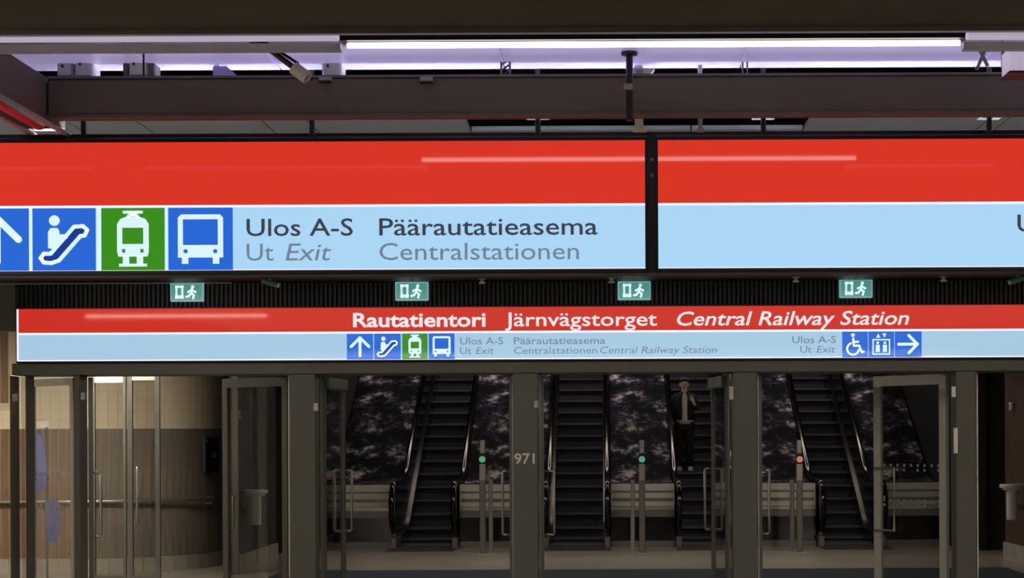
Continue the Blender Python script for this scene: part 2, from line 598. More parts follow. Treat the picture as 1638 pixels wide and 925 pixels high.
fill_lamp('added long fill lamp along the left side of the hall, unseen', -5.6, -1.0, 4.6)
fill_lamp('added long fill lamp along the right side of the hall, unseen', 6.0, -1.0, 4.6)
tl = tube_lamp('lit tube lamp behind the near sign at left', -5.7, -3.7, 13.6, 2.98, M_TUBE2)
M_DOORL = mat('lit_recessed_strip', (255, 255, 255), 0.3, emit=(255, 244, 226), es=P_DOORS)
t = thing('door_fill_lamp', (0.4, 14.85, ZC), 'added fill strip across the ceiling before the doors, unseen', 'lamp')  # unseen strip added to light the door posts
bx(-5.6, 6.4, 14.7, 15.0, ZC - 0.012, ZC - 0.002).build('diffuser', M_DOORL, t)
bx(-5.65, 6.45, 14.66, 14.698, ZC - 0.014, ZC - 0.001).build('rim', M_WHITE, t)
M_LCEIL = mat('ceiling_fill_sheet', (230, 228, 222), 0.6, emit=(255, 246, 232), es=P_CEIL)  # unseen sheets added to light the door header
for k in range(4):
    y0 = 9.3 + k * 1.0
    t = thing('fill_panel', (0.5, y0, ZC), ('nearest', 'second', 'third', 'farthest')[k] + ' added unseen fill panel on the ceiling between the two station signs', 'lamp', 'added ceiling fill panels')
    bx(-5.0, 6.0, y0, y0 + 0.9, ZC - 0.012, ZC - 0.002).build('diffuser', M_LCEIL, t)
    bx(-5.05, 6.05, y0 - 0.04, y0 - 0.002, ZC - 0.014, ZC - 0.001).build('rim', M_WHITE, t)
M_FILL_LAV = mat('lavender_fill_strip', (255, 255, 255), 0.3, emit=(226, 214, 255), es=P_FILL_STRIP)
t = thing('fill_strip', (2.0, 6.9, ZT2), 'added lavender fill strip on top of the beam over the near sign', 'lamp')  # unseen strip added to brighten the ceiling panels above it
bx(WX(80, YB2), 8.8, 6.895, 6.925, ZT2 + 0.0005, ZT2 + 0.006).build('fill_emitter', M_FILL_LAV, t)
bx(WX(80, YB2), 8.8, 6.927, 6.938, ZT2 + 0.0005, ZT2 + 0.02).build('backing', M_WHITE, t)
M_FILL_PALE = mat('white_fill_strip', (255, 255, 255), 0.3, emit=(235, 240, 255), es=P_FILL_STRIP * 60.0)
t = thing('fill_strip', (0.0, 7.06, zf1_ + 0.002), 'added pale fill strip on top of the near sign', 'lamp')  # unseen strip added to brighten the grey ceiling panels
bx(-4.5, 4.5, 7.085, 7.11, zf1_ + 0.0005, zf1_ + 0.006).build('fill_emitter', M_FILL_PALE, t)
bx(-4.5, 4.5, 7.066, 7.072, zf1_ + 0.0005, zf1_ + 0.026).build('glare_lip', M_BLACK, t)  # lip added to keep the strip's light off the beam

# ================================================================== SMALL THINGS ON THE CEILING AND BEAMS
def on_beam(name, label, cat, px0, px1, pyt, Y, m, extra=None, depth=0.12, group=None):
    x0, x1 = WX(px0, Y, pyt), WX(px1, Y, pyt)
    zt_ = WZ(pyt, Y, px0)
    t = thing(name, ((x0 + x1) / 2, Y, ZT2 + 0.009), label, cat, group)
    bx(x0, x1, Y, Y + depth, ZT2 + 0.009, zt_).build('body', m, t, bevel=0.006)
    if extra:
        extra(t, x0, x1, Y, zt_)
    return t


def lid(t, x0, x1, Y, z):
    bx(x0 + 0.008, x1 - 0.008, Y - 0.006, Y - 0.0005, ZT2 + 0.018, z - 0.008).build('cover', M_WHITE, t)
    bx(x0 + 0.02, x0 + 0.028, Y - 0.012, Y - 0.0065, z - 0.03, z - 0.02).build('screw', M_BLACK, t)


on_beam('junction_box', 'wide grey junction box on the beam, nearest the left corner', 'box', 91, 117, 96, 6.88, M_GREY, lid, group='junction boxes on the beam')
on_beam('junction_box', 'grey junction box right beside the leftmost one', 'box', 119, 147, 93, 6.88, M_WHITE, lid, group='junction boxes on the beam')
on_beam('junction_box', 'grey junction box with brown clamps, third from left', 'box', 205, 238, 93, 6.88, M_GREY, lambda t, a, b_, Y, z: (lid(t, a, b_, Y, z), bx(a - 0.02, a - 0.002, Y, Y + 0.1, ZT2 + 0.009, z - 0.01).build('clamp', M_BEAM, t), bx(b_ + 0.002, b_ + 0.02, Y, Y + 0.1, ZT2 + 0.009, z - 0.005).build('clamp', M_BEAM, t)), group='junction boxes on the beam')
on_beam('junction_box', 'grey junction box beside the spotlight on the beam', 'box', 515, 546, 96, 6.9, M_WHITE, lid, group='junction boxes on the beam')
# slanted white bracket plate
x0, z0 = W(343, 122, 6.9)
t = thing('slanted_bracket', (x0, 6.9, ZT2 + 0.009), 'pale slanted bracket plate between junction boxes and spotlight', 'bracket')
MB().prism([(WX(343, 6.9), ZT2 + 0.009), (WX(386, 6.9), ZT2 + 0.009), (WX(365, 6.9), ZC - 0.01), (WX(343, 6.9), ZC - 0.01)], 'y', 6.9, 6.92).build('plate', M_CEILW, t)
bx(WX(343, 6.9), WX(352, 6.9), 6.92, 6.97, ZT2 + 0.009, ZC - 0.002).build('flange', M_WHITE, t)
# spotlight on a slanting black arm
ax, az = W(414, 66, 6.5); hx, hz = W(476, 113, 6.5)
t = thing('spotlight', (ax, 6.5, ZC), 'small spotlight with white head on slanting black arm', 'spotlight')
MB().tube([(ax, 6.5, ZC), (ax, 6.5, az), (hx, 6.5, hz)], 0.011, 8).build('arm', M_BLACK, t)
MB().tube([(ax + 0.02, 6.52, az + 0.0), (hx + 0.0, 6.52, hz + 0.03)], 0.006, 6).build('cable', M_BLACK, t)
d = Vector((hx - ax, 0, hz - az)).normalized()
h = Vector((hx, 6.5, hz))
MB().tube([h - d * 0.02, h + d * 0.02, h + d * 0.045], 0.024, 12).build('head', M_WHITE, t, smooth=False)
MB().tube([h + d * 0.046, h + d * 0.052], 0.019, 12).build('lens', M_GREY, t)
bx(ax - 0.03, ax + 0.03, 6.47, 6.53, ZC - 0.012, ZC - 0.001).build('ceiling_plate', M_BLACK, t)
# little clips on the beam face
for (a, b_, c, d_, lab) in ((672, 693, 124, 132, 'small grey clip on the beam face left of the lattice bracket'), (511, 531, 124, 131, 'small grey clip on the beam face below the spotlight')):
    xa, za = W(a, c, 6.84); xb, zb = W(b_, d_, 6.84)
    t = thing('beam_clip', ((xa + xb) / 2, 6.85, zb), lab, 'clip', 'clips on the beam face')
    bx(xa, xb, 6.82, 6.838, zb, za).build('body', M_GREY, t, bevel=0.003)
    bx(xa, xb, 6.815, 6.838, zb - 0.006, zb - 0.0005).build('lip', M_BLACK, t)
# lattice bracket and double straps below the panels
xa, za = W(800, 82, 6.88); xb, zb = W(817, 118, 6.88)
t = thing('lattice_bracket', ((xa + xb) / 2, 6.88, ZT2 + 0.009), 'grey lattice bracket between beam and panels, under the tube', 'bracket')
for x in (xa, xb - 0.008):
    bx(x, x + 0.008, 6.88, 6.9, ZT2 + 0.009, ZC - 0.001).build('upright', M_DSTEEL, t)
for k in range(3):
    z = ZT2 + 0.012 + k * 0.022
    MB().tube([(xa + 0.008, 6.89, z), (xb - 0.008, 6.89, z + 0.02)], 0.004, 5).build('lacing', M_DSTEEL, t)
xa = WX(1187, 6.9, 100)
t = thing('double_strap', (xa, 6.9, ZT2 + 0.009), 'pair of dark straps between beam and panels, right of centre', 'strap')
for k in (0, 1):
    bx(xa + k * 0.018, xa + k * 0.018 + 0.006, 6.9, 6.92, ZT2 + 0.009, ZC - 0.001).build('strap', M_DSTEEL, t)
# thin black rods hanging left and centre
for (px, Y, yb, r, lab) in ((230, 6.6, 121, 0.004, 'thin black rod hanging over the third junction box'), (1007, 6.72, 215, 0.013, 'black rod hanging in front of the beam at centre')):
    x = WX(px, Y, 150)
    z = WZ(yb, Y, px) if r < 0.01 else zf1_ + 0.008
    t = thing('hanging_rod', (x, Y, z), lab, 'rod', 'black hanging rods')
    MB().tube([(x, Y, z), (x, Y, ZC)], r, 8).build('rod', M_BLACK, t)
    MB().tube([(x, Y, ZC - 0.012), (x, Y, ZC - 0.001)], r * 2.5, 10).build('flange', M_BLACK, t)
    if r > 0.01:
        xa, za = W(995, 138, 6.7)
        bx(x - 0.022, x + 0.012, Y - 0.022, Y - 0.0135, za - 0.012, za + 0.01).build('clamp', M_GREY, t)
# conduits passing behind the beam
for (px, wd, m, lab) in ((1022, 0.034, M_WHITE, 'wide white conduit passing behind the beam at centre'), (1120, 0.017, M_GREY, 'narrow grey conduit passing behind the beam right of centre')):
    x = WX(px, 6.97, 150)
    t = thing('conduit', (x, 6.97, 2.84), lab, 'conduit', 'conduits behind the beam')
    zb = WZ(205, 6.97, px)
    bx(x - wd / 2, x + wd / 2, 6.96, 6.985, zb, ZC).build('conduit_run', m, t, bevel=0.003)
    bx(x - wd * 0.75, x + wd * 0.9, 6.955, 6.99, zb - 0.014, zb - 0.0005).build('end_socket', m, t)
# white sensor by the centre rod
xa, za = W(1013, 121, 6.86); xb, zb = W(1040, 109, 6.86)
t = thing('sensor', ((xa + xb) / 2, 6.9, ZT2 + 0.009), 'white wedge shaped sensor on the beam by the centre rod', 'sensor')
MB().prism([(xa, ZT2 + 0.009), (xa + 0.058, ZT2 + 0.009), (xa + 0.085, ZT2 + 0.04), (xa, ZT2 + 0.045)], 'y', 6.9, 6.96).build('body', M_WHITE, t)
bx(xa + 0.012, xa + 0.04, 6.892, 6.8995, ZT2 + 0.016, ZT2 + 0.036).build('lens', M_GREY, t)
# cluster at the upper right: bracket and a pale hanging lamp box
xa, z = W(1612, 96, 6.5)
t = thing('lamp_box', (xa + 0.2, 6.5, z), 'pale lavender lamp box hanging at the upper right corner', 'lamp box')
bx(xa, xa + 0.7, 6.46, 6.6, WZ(116, 6.5, 1620), WZ(78, 6.5, 1620)).build('box', M_RAILL, t, bevel=0.004)
bx(xa - 0.004, xa + 0.7, 6.455, 6.6, WZ(120, 6.5, 1620), WZ(117, 6.5, 1620)).build('bottom_edge', M_BLACK, t)
bx(xa + 0.1, xa + 0.12, 6.5, 6.52, WZ(78, 6.5, 1620), ZC).build('hanger', M_BLACK, t)
xa = WX(1563, 6.7, 96)
t = thing('cross_bracket', (xa, 6.7, ZC), 'dark crossed bracket left of the upper right lamp box', 'bracket')
for (p0, p1) in (((1562, 112), (1582, 66)), ((1566, 78), (1580, 106)), ((1580, 80), (1604, 80)), ((1604, 80), (1604, 110))):
    x0, z0 = W(*p0, 6.7); x1, z1 = W(*p1, 6.7)
    MB().tube([(x0, 6.7, z0), (x1, 6.7, z1)], 0.007, 6).build('bar', M_DSTEEL, t)
x0 = WX(1582, 6.7, 66)
MB().tube([(x0, 6.7, WZ(66, 6.7, 1582)), (x0, 6.7, ZC)], 0.006, 6).build('hanger', M_BLACK, t)

# small fittings on the ceiling edge before the fascia
for (px, lab) in ((771, 'small white ceiling sprinkler above the second exit sign side'), (978, 'small pale ceiling sprinkler left of the third exit sign'), (1273, 'small pinkish ceiling sprinkler between the third and fourth exit signs'), (1509, 'small pale ceiling sprinkler at the far right')):
    x = WX(px, 16.2, 440)
    t = thing('sprinkler', (x, 16.2, ZC), lab, 'sprinkler', 'sprinklers by the fascia')
    MB().lathe([(0.012, ZC), (0.012, ZC - 0.03), (0.03, ZC - 0.035), (0.03, ZC - 0.05)], x, 16.2, 10).build('nozzle', M_WHITE, t)
    MB().lathe([(0.035, ZC - 0.012), (0.035, ZC - 0.001)], x, 16.2, 10).build('rose', M_GREY, t)
for (px, py, lab, sg) in ((432, 452, 'greenish grey ceiling spotlight right of the first exit sign', 1), (1628, 447, 'greenish grey ceiling spotlight at the right edge', -1)):
    x, z = W(px, py, 16.1)
    t = thing('ceiling_spotlight', (x, 16.1, ZC), lab, 'spotlight', 'ceiling spotlights by the fascia')
    MB().tube([(x - 0.075 * sg, 16.1, z + 0.02), (x + 0.07 * sg, 16.1, z - 0.025)], 0.026, 12).build('can', M_GREEN, t)
    MB().tube([(x + 0.071 * sg, 16.1, z - 0.0255), (x + 0.085 * sg, 16.1, z - 0.03)], 0.022, 12).build('lens', M_WHITE, t)
    MB().tube([(x, 16.1, z + 0.02), (x, 16.1, ZC)], 0.008, 6).build('stem', M_GREY, t)


# ================================================================== SIGNS
def tile_pts(pts, x0, x1, z0, z1):
    return [(x0 + (x1 - x0) * u, z0 + (z1 - z0) * v) for u, v in pts]


def icon(parent, kind, x0, x1, z0, z1, Y):
    """pictogram tile; drawing coordinates 0..1 with the origin at the bottom left"""
    s = min(x1 - x0, z1 - z0)
    base = flat(kind + '_tile', [rect(x0, z0, x1, z1)], Y, M_GRN if kind == 'tram' else M_BLUE, parent)
    T = lambda p: tile_pts(p, x0, x1, z0, z1)
    Yg, Yh = Y - 0.002, Y - 0.004
    if kind in ('arrow_up', 'arrow_right'):
        if kind == 'arrow_up':
            L = [[(0.5, 0.14), (0.5, 0.84)], [(0.16, 0.5), (0.5, 0.84), (0.84, 0.5)]]
        else:
            L = [[(0.14, 0.5), (0.84, 0.5)], [(0.52, 0.84), (0.84, 0.5), (0.52, 0.16)]]
        flat('arrow', strokes([T(l) for l in L], 0.11 * s), Yg, M_PICT, base)
    elif kind == 'escalator':
        loop = [(0.13, 0.2), (0.18, 0.27), (0.29, 0.27), (0.66, 0.7), (0.80, 0.71), (0.87, 0.65), (0.83, 0.56), (0.76, 0.55), (0.42, 0.16), (0.3, 0.12), (0.18, 0.13), (0.13, 0.2)]
        flat('belt', [T(loop[:-1])], Yg, M_NAVY, base)
        flat('belt_outline', strokes([T(loop)], 0.062 * s), Yg - 0.0021, M_PICT, base)
        flat('figure', [disc(*T([(0.35, 0.80)])[0], 0.085 * s)] + [T([(0.25, 0.36), (0.25, 0.62), (0.29, 0.68), (0.40, 0.68), (0.43, 0.62), (0.43, 0.58), (0.56, 0.58), (0.56, 0.52), (0.44, 0.45), (0.36, 0.34)])], Yh - 0.0002, M_PICT, base)
    elif kind == 'tram':
        body = [(0.27, 0.22), (0.25, 0.30), (0.25, 0.74), (0.30, 0.82), (0.40, 0.86), (0.60, 0.86), (0.70, 0.82), (0.75, 0.74), (0.75, 0.30), (0.73, 0.22)]
        flat('body', [T(body)] + strokes([T([(0.36, 0.93), (0.64, 0.93)]), T([(0.42, 0.86), (0.58, 0.93)]), T([(0.58, 0.86), (0.42, 0.93)])], 0.045 * s) + [T([(0.28, 0.06), (0.72, 0.06), (0.72, 0.105), (0.28, 0.105)]), T([(0.34, 0.1), (0.44, 0.1), (0.44, 0.23), (0.34, 0.23)]), T([(0.56, 0.1), (0.66, 0.1), (0.66, 0.23), (0.56, 0.23)])], Yg, M_PICT, base)
        flat('window', [T(rect(0.335, 0.42, 0.665, 0.68))], Yh - 0.0002, M_GRN, base)
        flat('lamps', [T(rect(0.33, 0.28, 0.38, 0.34)), T(rect(0.62, 0.28, 0.67, 0.34))], Yh - 0.0002, M_GRN, base)
    elif kind == 'bus':
        body = [(0.15, 0.2), (0.15, 0.84), (0.2, 0.89), (0.8, 0.89), (0.85, 0.84), (0.85, 0.2)]
        flat('body', [T(body), T(rect(0.21, 0.1, 0.31, 0.21)), T(rect(0.69, 0.1, 0.79, 0.21))], Yg, M_PICT, base)
        flat('window', [T(rect(0.23, 0.4, 0.77, 0.81))], Yh - 0.0002, M_BLUE, base)
        flat('lamps', [disc(*T([(0.27, 0.3)])[0], 0.035 * s, 10), disc(*T([(0.73, 0.3)])[0], 0.035 * s, 10)], Yh - 0.0002, M_BLUE, base)
    elif kind == 'wheelchair':
        arc = [(0.42 + 0.23 * math.cos(a), 0.33 + 0.23 * math.sin(a)) for a in [R(110 + 22 * k) for k in range(12)]]
        flat('wheel', strokes([T(arc)], 0.075 * s), Yg, M_PICT, base)
        flat('figure', [disc(*T([(0.42, 0.86)])[0], 0.075 * s)] + strokes([T([(0.43, 0.72), (0.45, 0.45), (0.66, 0.45), (0.76, 0.2), (0.84, 0.22)]), T([(0.44, 0.6), (0.62, 0.6)])], 0.085 * s), Yg, M_PICT, base)
    elif kind == 'lift':
        flat('cabin', strokes([T([(0.18, 0.12), (0.82, 0.12), (0.82, 0.68), (0.18, 0.68), (0.18, 0.12)])], 0.05 * s), Yg, M_PICT, base)
        flat('passengers', [disc(*T([(u, 0.56)])[0], 0.055 * s, 12) for u in (0.36, 0.64)] + [T(rect(0.28, 0.2, 0.44, 0.48)), T(rect(0.56, 0.2, 0.72, 0.48))], Yg, M_PICT, base)
        flat('direction_arrows', [T([(0.3, 0.76), (0.46, 0.76), (0.38, 0.92)]), T([(0.54, 0.92), (0.70, 0.92), (0.62, 0.76)])], Yg, M_PICT, base)


def sign_body(name, label, x0, x1, Yf, zf0, zr, zl, zf1, depth, div, reds, skys):
    t = thing(name, ((x0 + x1) / 2, Yf + depth / 2, zf0), label, 'sign')
    bx(x0, x1, Yf, Yf + depth, zf0, zf1).build('housing', M_BLACK, t, bevel=0.004)
    return t


# ---- near sign
zt1, zr1, zm1, zb1 = WZ(227, Y1, 500), WZ(327.5, Y1, 500), WZ(331, Y1, 500), WZ(432, Y1, 500)
zf1, ze1 = WZ(219, Y1, 500), WZ(439, Y1, 500)
Xn = lambda px, py=380: WX(px, Y1, py)
s1 = thing('station_sign', (0, Y1 + 0.06, ze1), 'large near red and pale blue backlit sign reading Päärautatieasema', 'sign')
bx(-4.6, 4.6, Y1, Y1 + 0.12, ze1, zf1).build('housing', M_BLACK, s1, bevel=0.004)
FY = Y1 - 0.001
xd0, xd1 = Xn(1032), Xn(1053)
for (a, b_) in ((-4.58, xd0), (xd1, 4.58)):
    bx(a, b_, FY - 0.004, FY, zr1, zt1).build('red_face', M_RED, s1)
    bx(a, b_, FY - 0.004, FY, zm1 - 0.001, zr1 - 0.0005).build('white_line', M_WHT, s1)
    bx(a, b_, FY - 0.004, FY, zb1 + 0.004, zm1 - 0.0015).build('pale_face', M_SKY, s1)
    bx(a, b_, FY - 0.004, FY, zb1, zb1 + 0.0035).build('white_line', M_WHT, s1)
bx(xd0 + 0.012, xd1 - 0.012, FY - 0.008, FY, ze1, zf1).build('divider', M_BLACK, s1)
for py in (256, 281):
    z = WZ(py, Y1, 1043)
    bx(Xn(1043) - 0.006, Xn(1043) + 0.006, FY - 0.012, FY - 0.0085, z - 0.006, z + 0.006).build('screw', M_DSTEEL, s1)
FY2 = FY - 0.0045
for kind, a, b_ in (('arrow_up', -54, 47), ('escalator', 53, 154), ('tram', 163, 264), ('bus', 270, 373)):
    icon(s1, kind, Xn(a), Xn(b_), zb1 + 0.001, zm1 - 0.002, FY2)
for a, b_ in ((48, 52), (155, 162), (265, 269)):
    flat('tile_gap', [rect(Xn(a), zb1 + 0.001, Xn(b_), zm1 - 0.002)], FY2, M_PICT, s1)
cap1 = WZ(350, Y1, 600) - WZ(377, Y1, 600)
zl1, zl2 = WZ(377, Y1, 600), WZ(416.5, Y1, 600)
text_part('lettering', 'Ulos A-S', Xn(395), Xn(565), zl1, cap1, FY2, M_INK, s1, bold=0.006)
text_part('lettering', 'Ut', Xn(395), Xn(438), zl2, cap1, FY2, M_INK2, s1)
text_part('lettering', 'Exit', Xn(457), Xn(530), zl2, cap1, FY2, M_INK2, s1, shear=0.2)
text_part('lettering', 'Päärautatieasema', Xn(607), Xn(956), zl1, cap1, FY2, M_INK, s1, bold=0.006)
text_part('lettering', 'Centralstationen', Xn(607), Xn(926), zl2, cap1, FY2, M_INK2, s1)
text_part('lettering', 'Ulos A-S', Xn(1627), Xn(1797), WZ(371, Y1, 1627), cap1, FY2, M_INK, s1, bold=0.006)
# black hangers from the beam
for px, w_ in ((130, 'left of the bus symbol, second from the left edge'), (497, 'over the word Ulos'), (860, 'over the word Päärautatieasema'), (1222, 'over the empty right half'), (1585, 'at the far right')):
    x = Xn(px, 200)
    lab = {130: 'short black sign hanger over the escalator symbol', 497: 'short black sign hanger over the word Ulos', 860: 'short black sign hanger over the word Päärautatieasema', 1222: 'short black sign hanger over the empty right half of the sign', 1585: 'short black sign hanger at the far right of the near sign'}[px]
    t = thing('sign_hanger', (x, 7.05, zf1), lab, 'hanger', 'hangers of the near sign')
    MB().tube([(x, 7.03, zf1), (x, 7.03, ZC + 0.16)], 0.011, 8).build('rod', M_BLACK, t)
    bx(x - 0.045, x + 0.045, 7.0, 7.06, WZ(189, 7.02, px), WZ(184, 7.02, px)).build('top_plate', M_BLACK, t)
    bx(x - 0.03, x + 0.03, 7.005, 7.06, zf1, zf1 + 0.006).build('foot_plate', M_BLACK, t)

# ---- far sign over the doors
zt2, zr2, zm2, zb2 = WZ(491.5, Y2, 800), WZ(529.5, Y2, 800), WZ(533, Y2, 800), WZ(575, Y2, 800)
Xf = lambda px, py=540: WX(px, Y2, py)
s2 = thing('station_sign', (0, Y2 + 0.06, zb2 - 0.01), 'far red sign over the doors reading Rautatientori Järnvägstorget Central Railway Station', 'sign')
bx(Xf(25), 7.0, Y2, Y2 + 0.12, zb2 - 0.015, zt2 + 0.016).build('housing', M_BLACK, s2, bevel=0.004)
FY = Y2 - 0.001
bx(Xf(30), 6.98, FY - 0.004, FY, zr2, zt2).build('red_face', M_RED2, s2)
bx(Xf(30), 6.98, FY - 0.004, FY, zm2, zr2 - 0.0005).build('white_line', M_WHT, s2)
bx(Xf(30), 6.98, FY - 0.004, FY, zb2 + 0.012, zm2 - 0.0005).build('pale_face', M_SKY2, s2)
bx(Xf(30), 6.98, FY - 0.004, FY, zb2, zb2 + 0.0115).build('white_line', M_WHT, s2)
bx(Xf(27), Xf(30) - 0.0005, FY - 0.004, FY, zb2, zt2).build('end_edge', M_WHT, s2)
FY2 = FY - 0.0045
for kind, a, b_ in (('arrow_up', 555, 597), ('escalator', 598.5, 641), ('tram', 643.5, 684), ('bus', 686, 727), ('wheelchair', 1347, 1388), ('lift', 1389, 1430), ('arrow_right', 1431, 1474)):
    icon(s2, kind, Xf(a), Xf(b_), zb2 + 0.004, zm2 - 0.001, FY2)
zt_ = WZ(522.5, Y2, 700)
cap2 = WZ(501, Y2, 700) - zt_
text_part('title_lettering', 'Rautatientori', Xf(565), Xf(777), zt_, cap2, FY2, M_TITLE, s2, bold=0.022)
text_part('title_lettering', 'Järnvägstorget', Xf(808), Xf(1051), zt_, cap2, FY2, M_TITLE, s2, bold=0.008)
text_part('title_lettering', 'Central Railway Station', Xf(1083), Xf(1454), zt_, cap2, FY2, M_TITLE, s2, bold=0.01, shear=0.22)
cap3 = 11.0 * Y2 / F
za, zb_ = WZ(551, Y2, 800), WZ(566.5, Y2, 800)
text_part('lettering', 'Ulos A-S', Xf(736), Xf(805), za, cap3, FY2, M_INK2, s2, bold=0.006)
text_part('lettering', 'Ut', Xf(736), Xf(754), zb_, cap3, FY2, M_INK2, s2)
text_part('lettering', 'Exit', Xf(761), Xf(790), zb_, cap3, FY2, M_INK2, s2, shear=0.2)
text_part('lettering', 'Päärautatieasema', Xf(822), Xf(968), za, cap3, FY2, M_INK2, s2, bold=0.006)
text_part('lettering', 'Centralstationen', Xf(822), Xf(955), zb_, cap3, FY2, M_INK2, s2)
text_part('lettering', 'Central Railway Station', Xf(960), Xf(1147), zb_, cap3, FY2, M_INK2, s2, shear=0.2)
za, zb_ = WZ(549, Y2, 1300), WZ(564.5, Y2, 1300)
text_part('lettering', 'Ulos A-S', Xf(1267), Xf(1337), za - 0.0, cap3, FY2, M_INK2, s2, bold=0.006)
text_part('lettering', 'Ut', Xf(1280), Xf(1298), zb_, cap3, FY2, M_INK2, s2)
text_part('lettering', 'Exit', Xf(1306), Xf(1336), zb_, cap3, FY2, M_INK2, s2, shear=0.2)
for x in (-4.5, -1.5, 1.5, 4.5):
    bx(x - 0.03, x + 0.03, Y2 + 0.12, YF + 0.03, zb2 + 0.2, zb2 + 0.26).build('bracket', M_BLACK, s2)

# ---- green exit signs on the fascia
YX = YF - 0.05
for k, (px, py) in enumerate(((298.5, 467.5), (658.5, 466), (1014.5, 465), (1369.5, 461.5))):
    x, z = W(px, py, YX)
    lab = ('leftmost green exit sign above the first pair of doors', 'second green exit sign from left, above the word Rautatientori', 'third green exit sign from left, above the word Järnvägstorget', 'rightmost green exit sign, above the word Station')[k]
    hw, hh = 26.5 * YX / F, 15 * YX / F
    t = thing('exit_sign', (x, YX, z - hh), lab, 'exit sign', 'green exit signs on the fascia')
    bx(x - hw, x + hw, YX, YX + 0.05, z - hh, z + hh).build('housing', M_EXITE, t, bevel=0.006)
    bx(x - hw + 0.012, x + hw - 0.012, YX - 0.003, YX - 0.0005, z - hh + 0.014, z + hh - 0.014).build('green_face', M_EXIT, t)
    sc = hh
    y_ = YX - 0.0035
    flat('door_symbol', [rect(x - 0.105, z - 0.062, x - 0.085, z + 0.062), rect(x - 0.105, z + 0.04, x - 0.03, z + 0.062), rect(x - 0.05, z - 0.062, x - 0.03, z + 0.062), rect(x - 0.105, z - 0.062, x - 0.03, z - 0.03)], y_, M_EXITW, t)
    flat('running_figure', [disc(x + 0.058, z + 0.05, 0.016, 12)] + strokes([[(x + 0.052, z + 0.03), (x + 0.045, z - 0.012)], [(x + 0.015, z + 0.0), (x + 0.05, z + 0.02), (x + 0.085, z + 0.0)], [(x + 0.045, z - 0.01), (x + 0.07, z - 0.03), (x + 0.062, z - 0.06)], [(x + 0.045, z - 0.01), (x + 0.02, z - 0.04), (x - 0.003, z - 0.045)]], 0.02), y_, M_EXITW, t)

# ================================================================== DOOR FRAME AND DOORS
YP0, YP1 = 16.5, 16.75          # front and back of the posts
ZH = WZ(597, YP0, 800)          # top of the openings
ZHT = zb2 - 0.017
fr = thing('door_frame', (0, YD, 0), 'dark bronze frame of posts and header holding all the glass doors', 'door frame')
xdl = WX(20, YP0)
bx(xdl, 9, YP0 - 0.01, YD + 0.12, ZH, ZHT).build('header', M_FRAME, fr, bevel=0.004)
POSTS = [(17, 30), (41, 55), (118, 140), (463, 511), (821, 862), (1169, 1211), (1521, 1562), (1872, 1914)]
for a, b_ in POSTS:
    x0, x1 = (WX(a, YP0), WX(b_, YP1)) if b_ < 965 else (WX(a, YP1), WX(b_, YP0))
    bx(x0, x1, YP0, YP1, 0, ZH - 0.001).build('post', M_FRAME, fr, bevel=0.006)
# pale jamb strips at the openings
for px in (462, 513, 820, 863.5, 1166.5, 1213, 1563.5):
    x = WX(px, YD)
    bx(x - 0.006, x + 0.006, YD + 0.0, YD + 0.05, 0, ZH - 0.002).build('jamb_strip', M_STEEL, fr)
# hinges and closers on the posts
for (px, pa, pb) in ((506, 645, 658), (858, 641, 653), (1170, 618, 640), (1525, 618, 636), (1528, 684, 726), (134, 628, 640), (25, 630, 642)):
    x = WX(px, YP0)
    bx(x - 0.022, x + 0.022, YP0 - 0.03, YP0 - 0.0005, WZ(pb, YP0, px), WZ(pa, YP0, px)).build('hinge', M_STEEL, fr, bevel=0.004)
# number on the middle post
x0, z0 = W(823, 742, YP0)
text_part('post_number', '971', x0, WX(855, YP0), z0, 0.095, YP0 - 0.0005, mat('white_vinyl', (205, 205, 200), 0.5), fr, bold=0.012)
# fixed narrow side light
x0, x1 = WX(30, YD), WX(41, YD)
bx(x0 + 0.002, x1 - 0.002, YD + 0.08, YD + 0.09, 0.02, ZH - 0.004).build('side_light_glass', M_GLASS, fr)

NDOOR = [0]


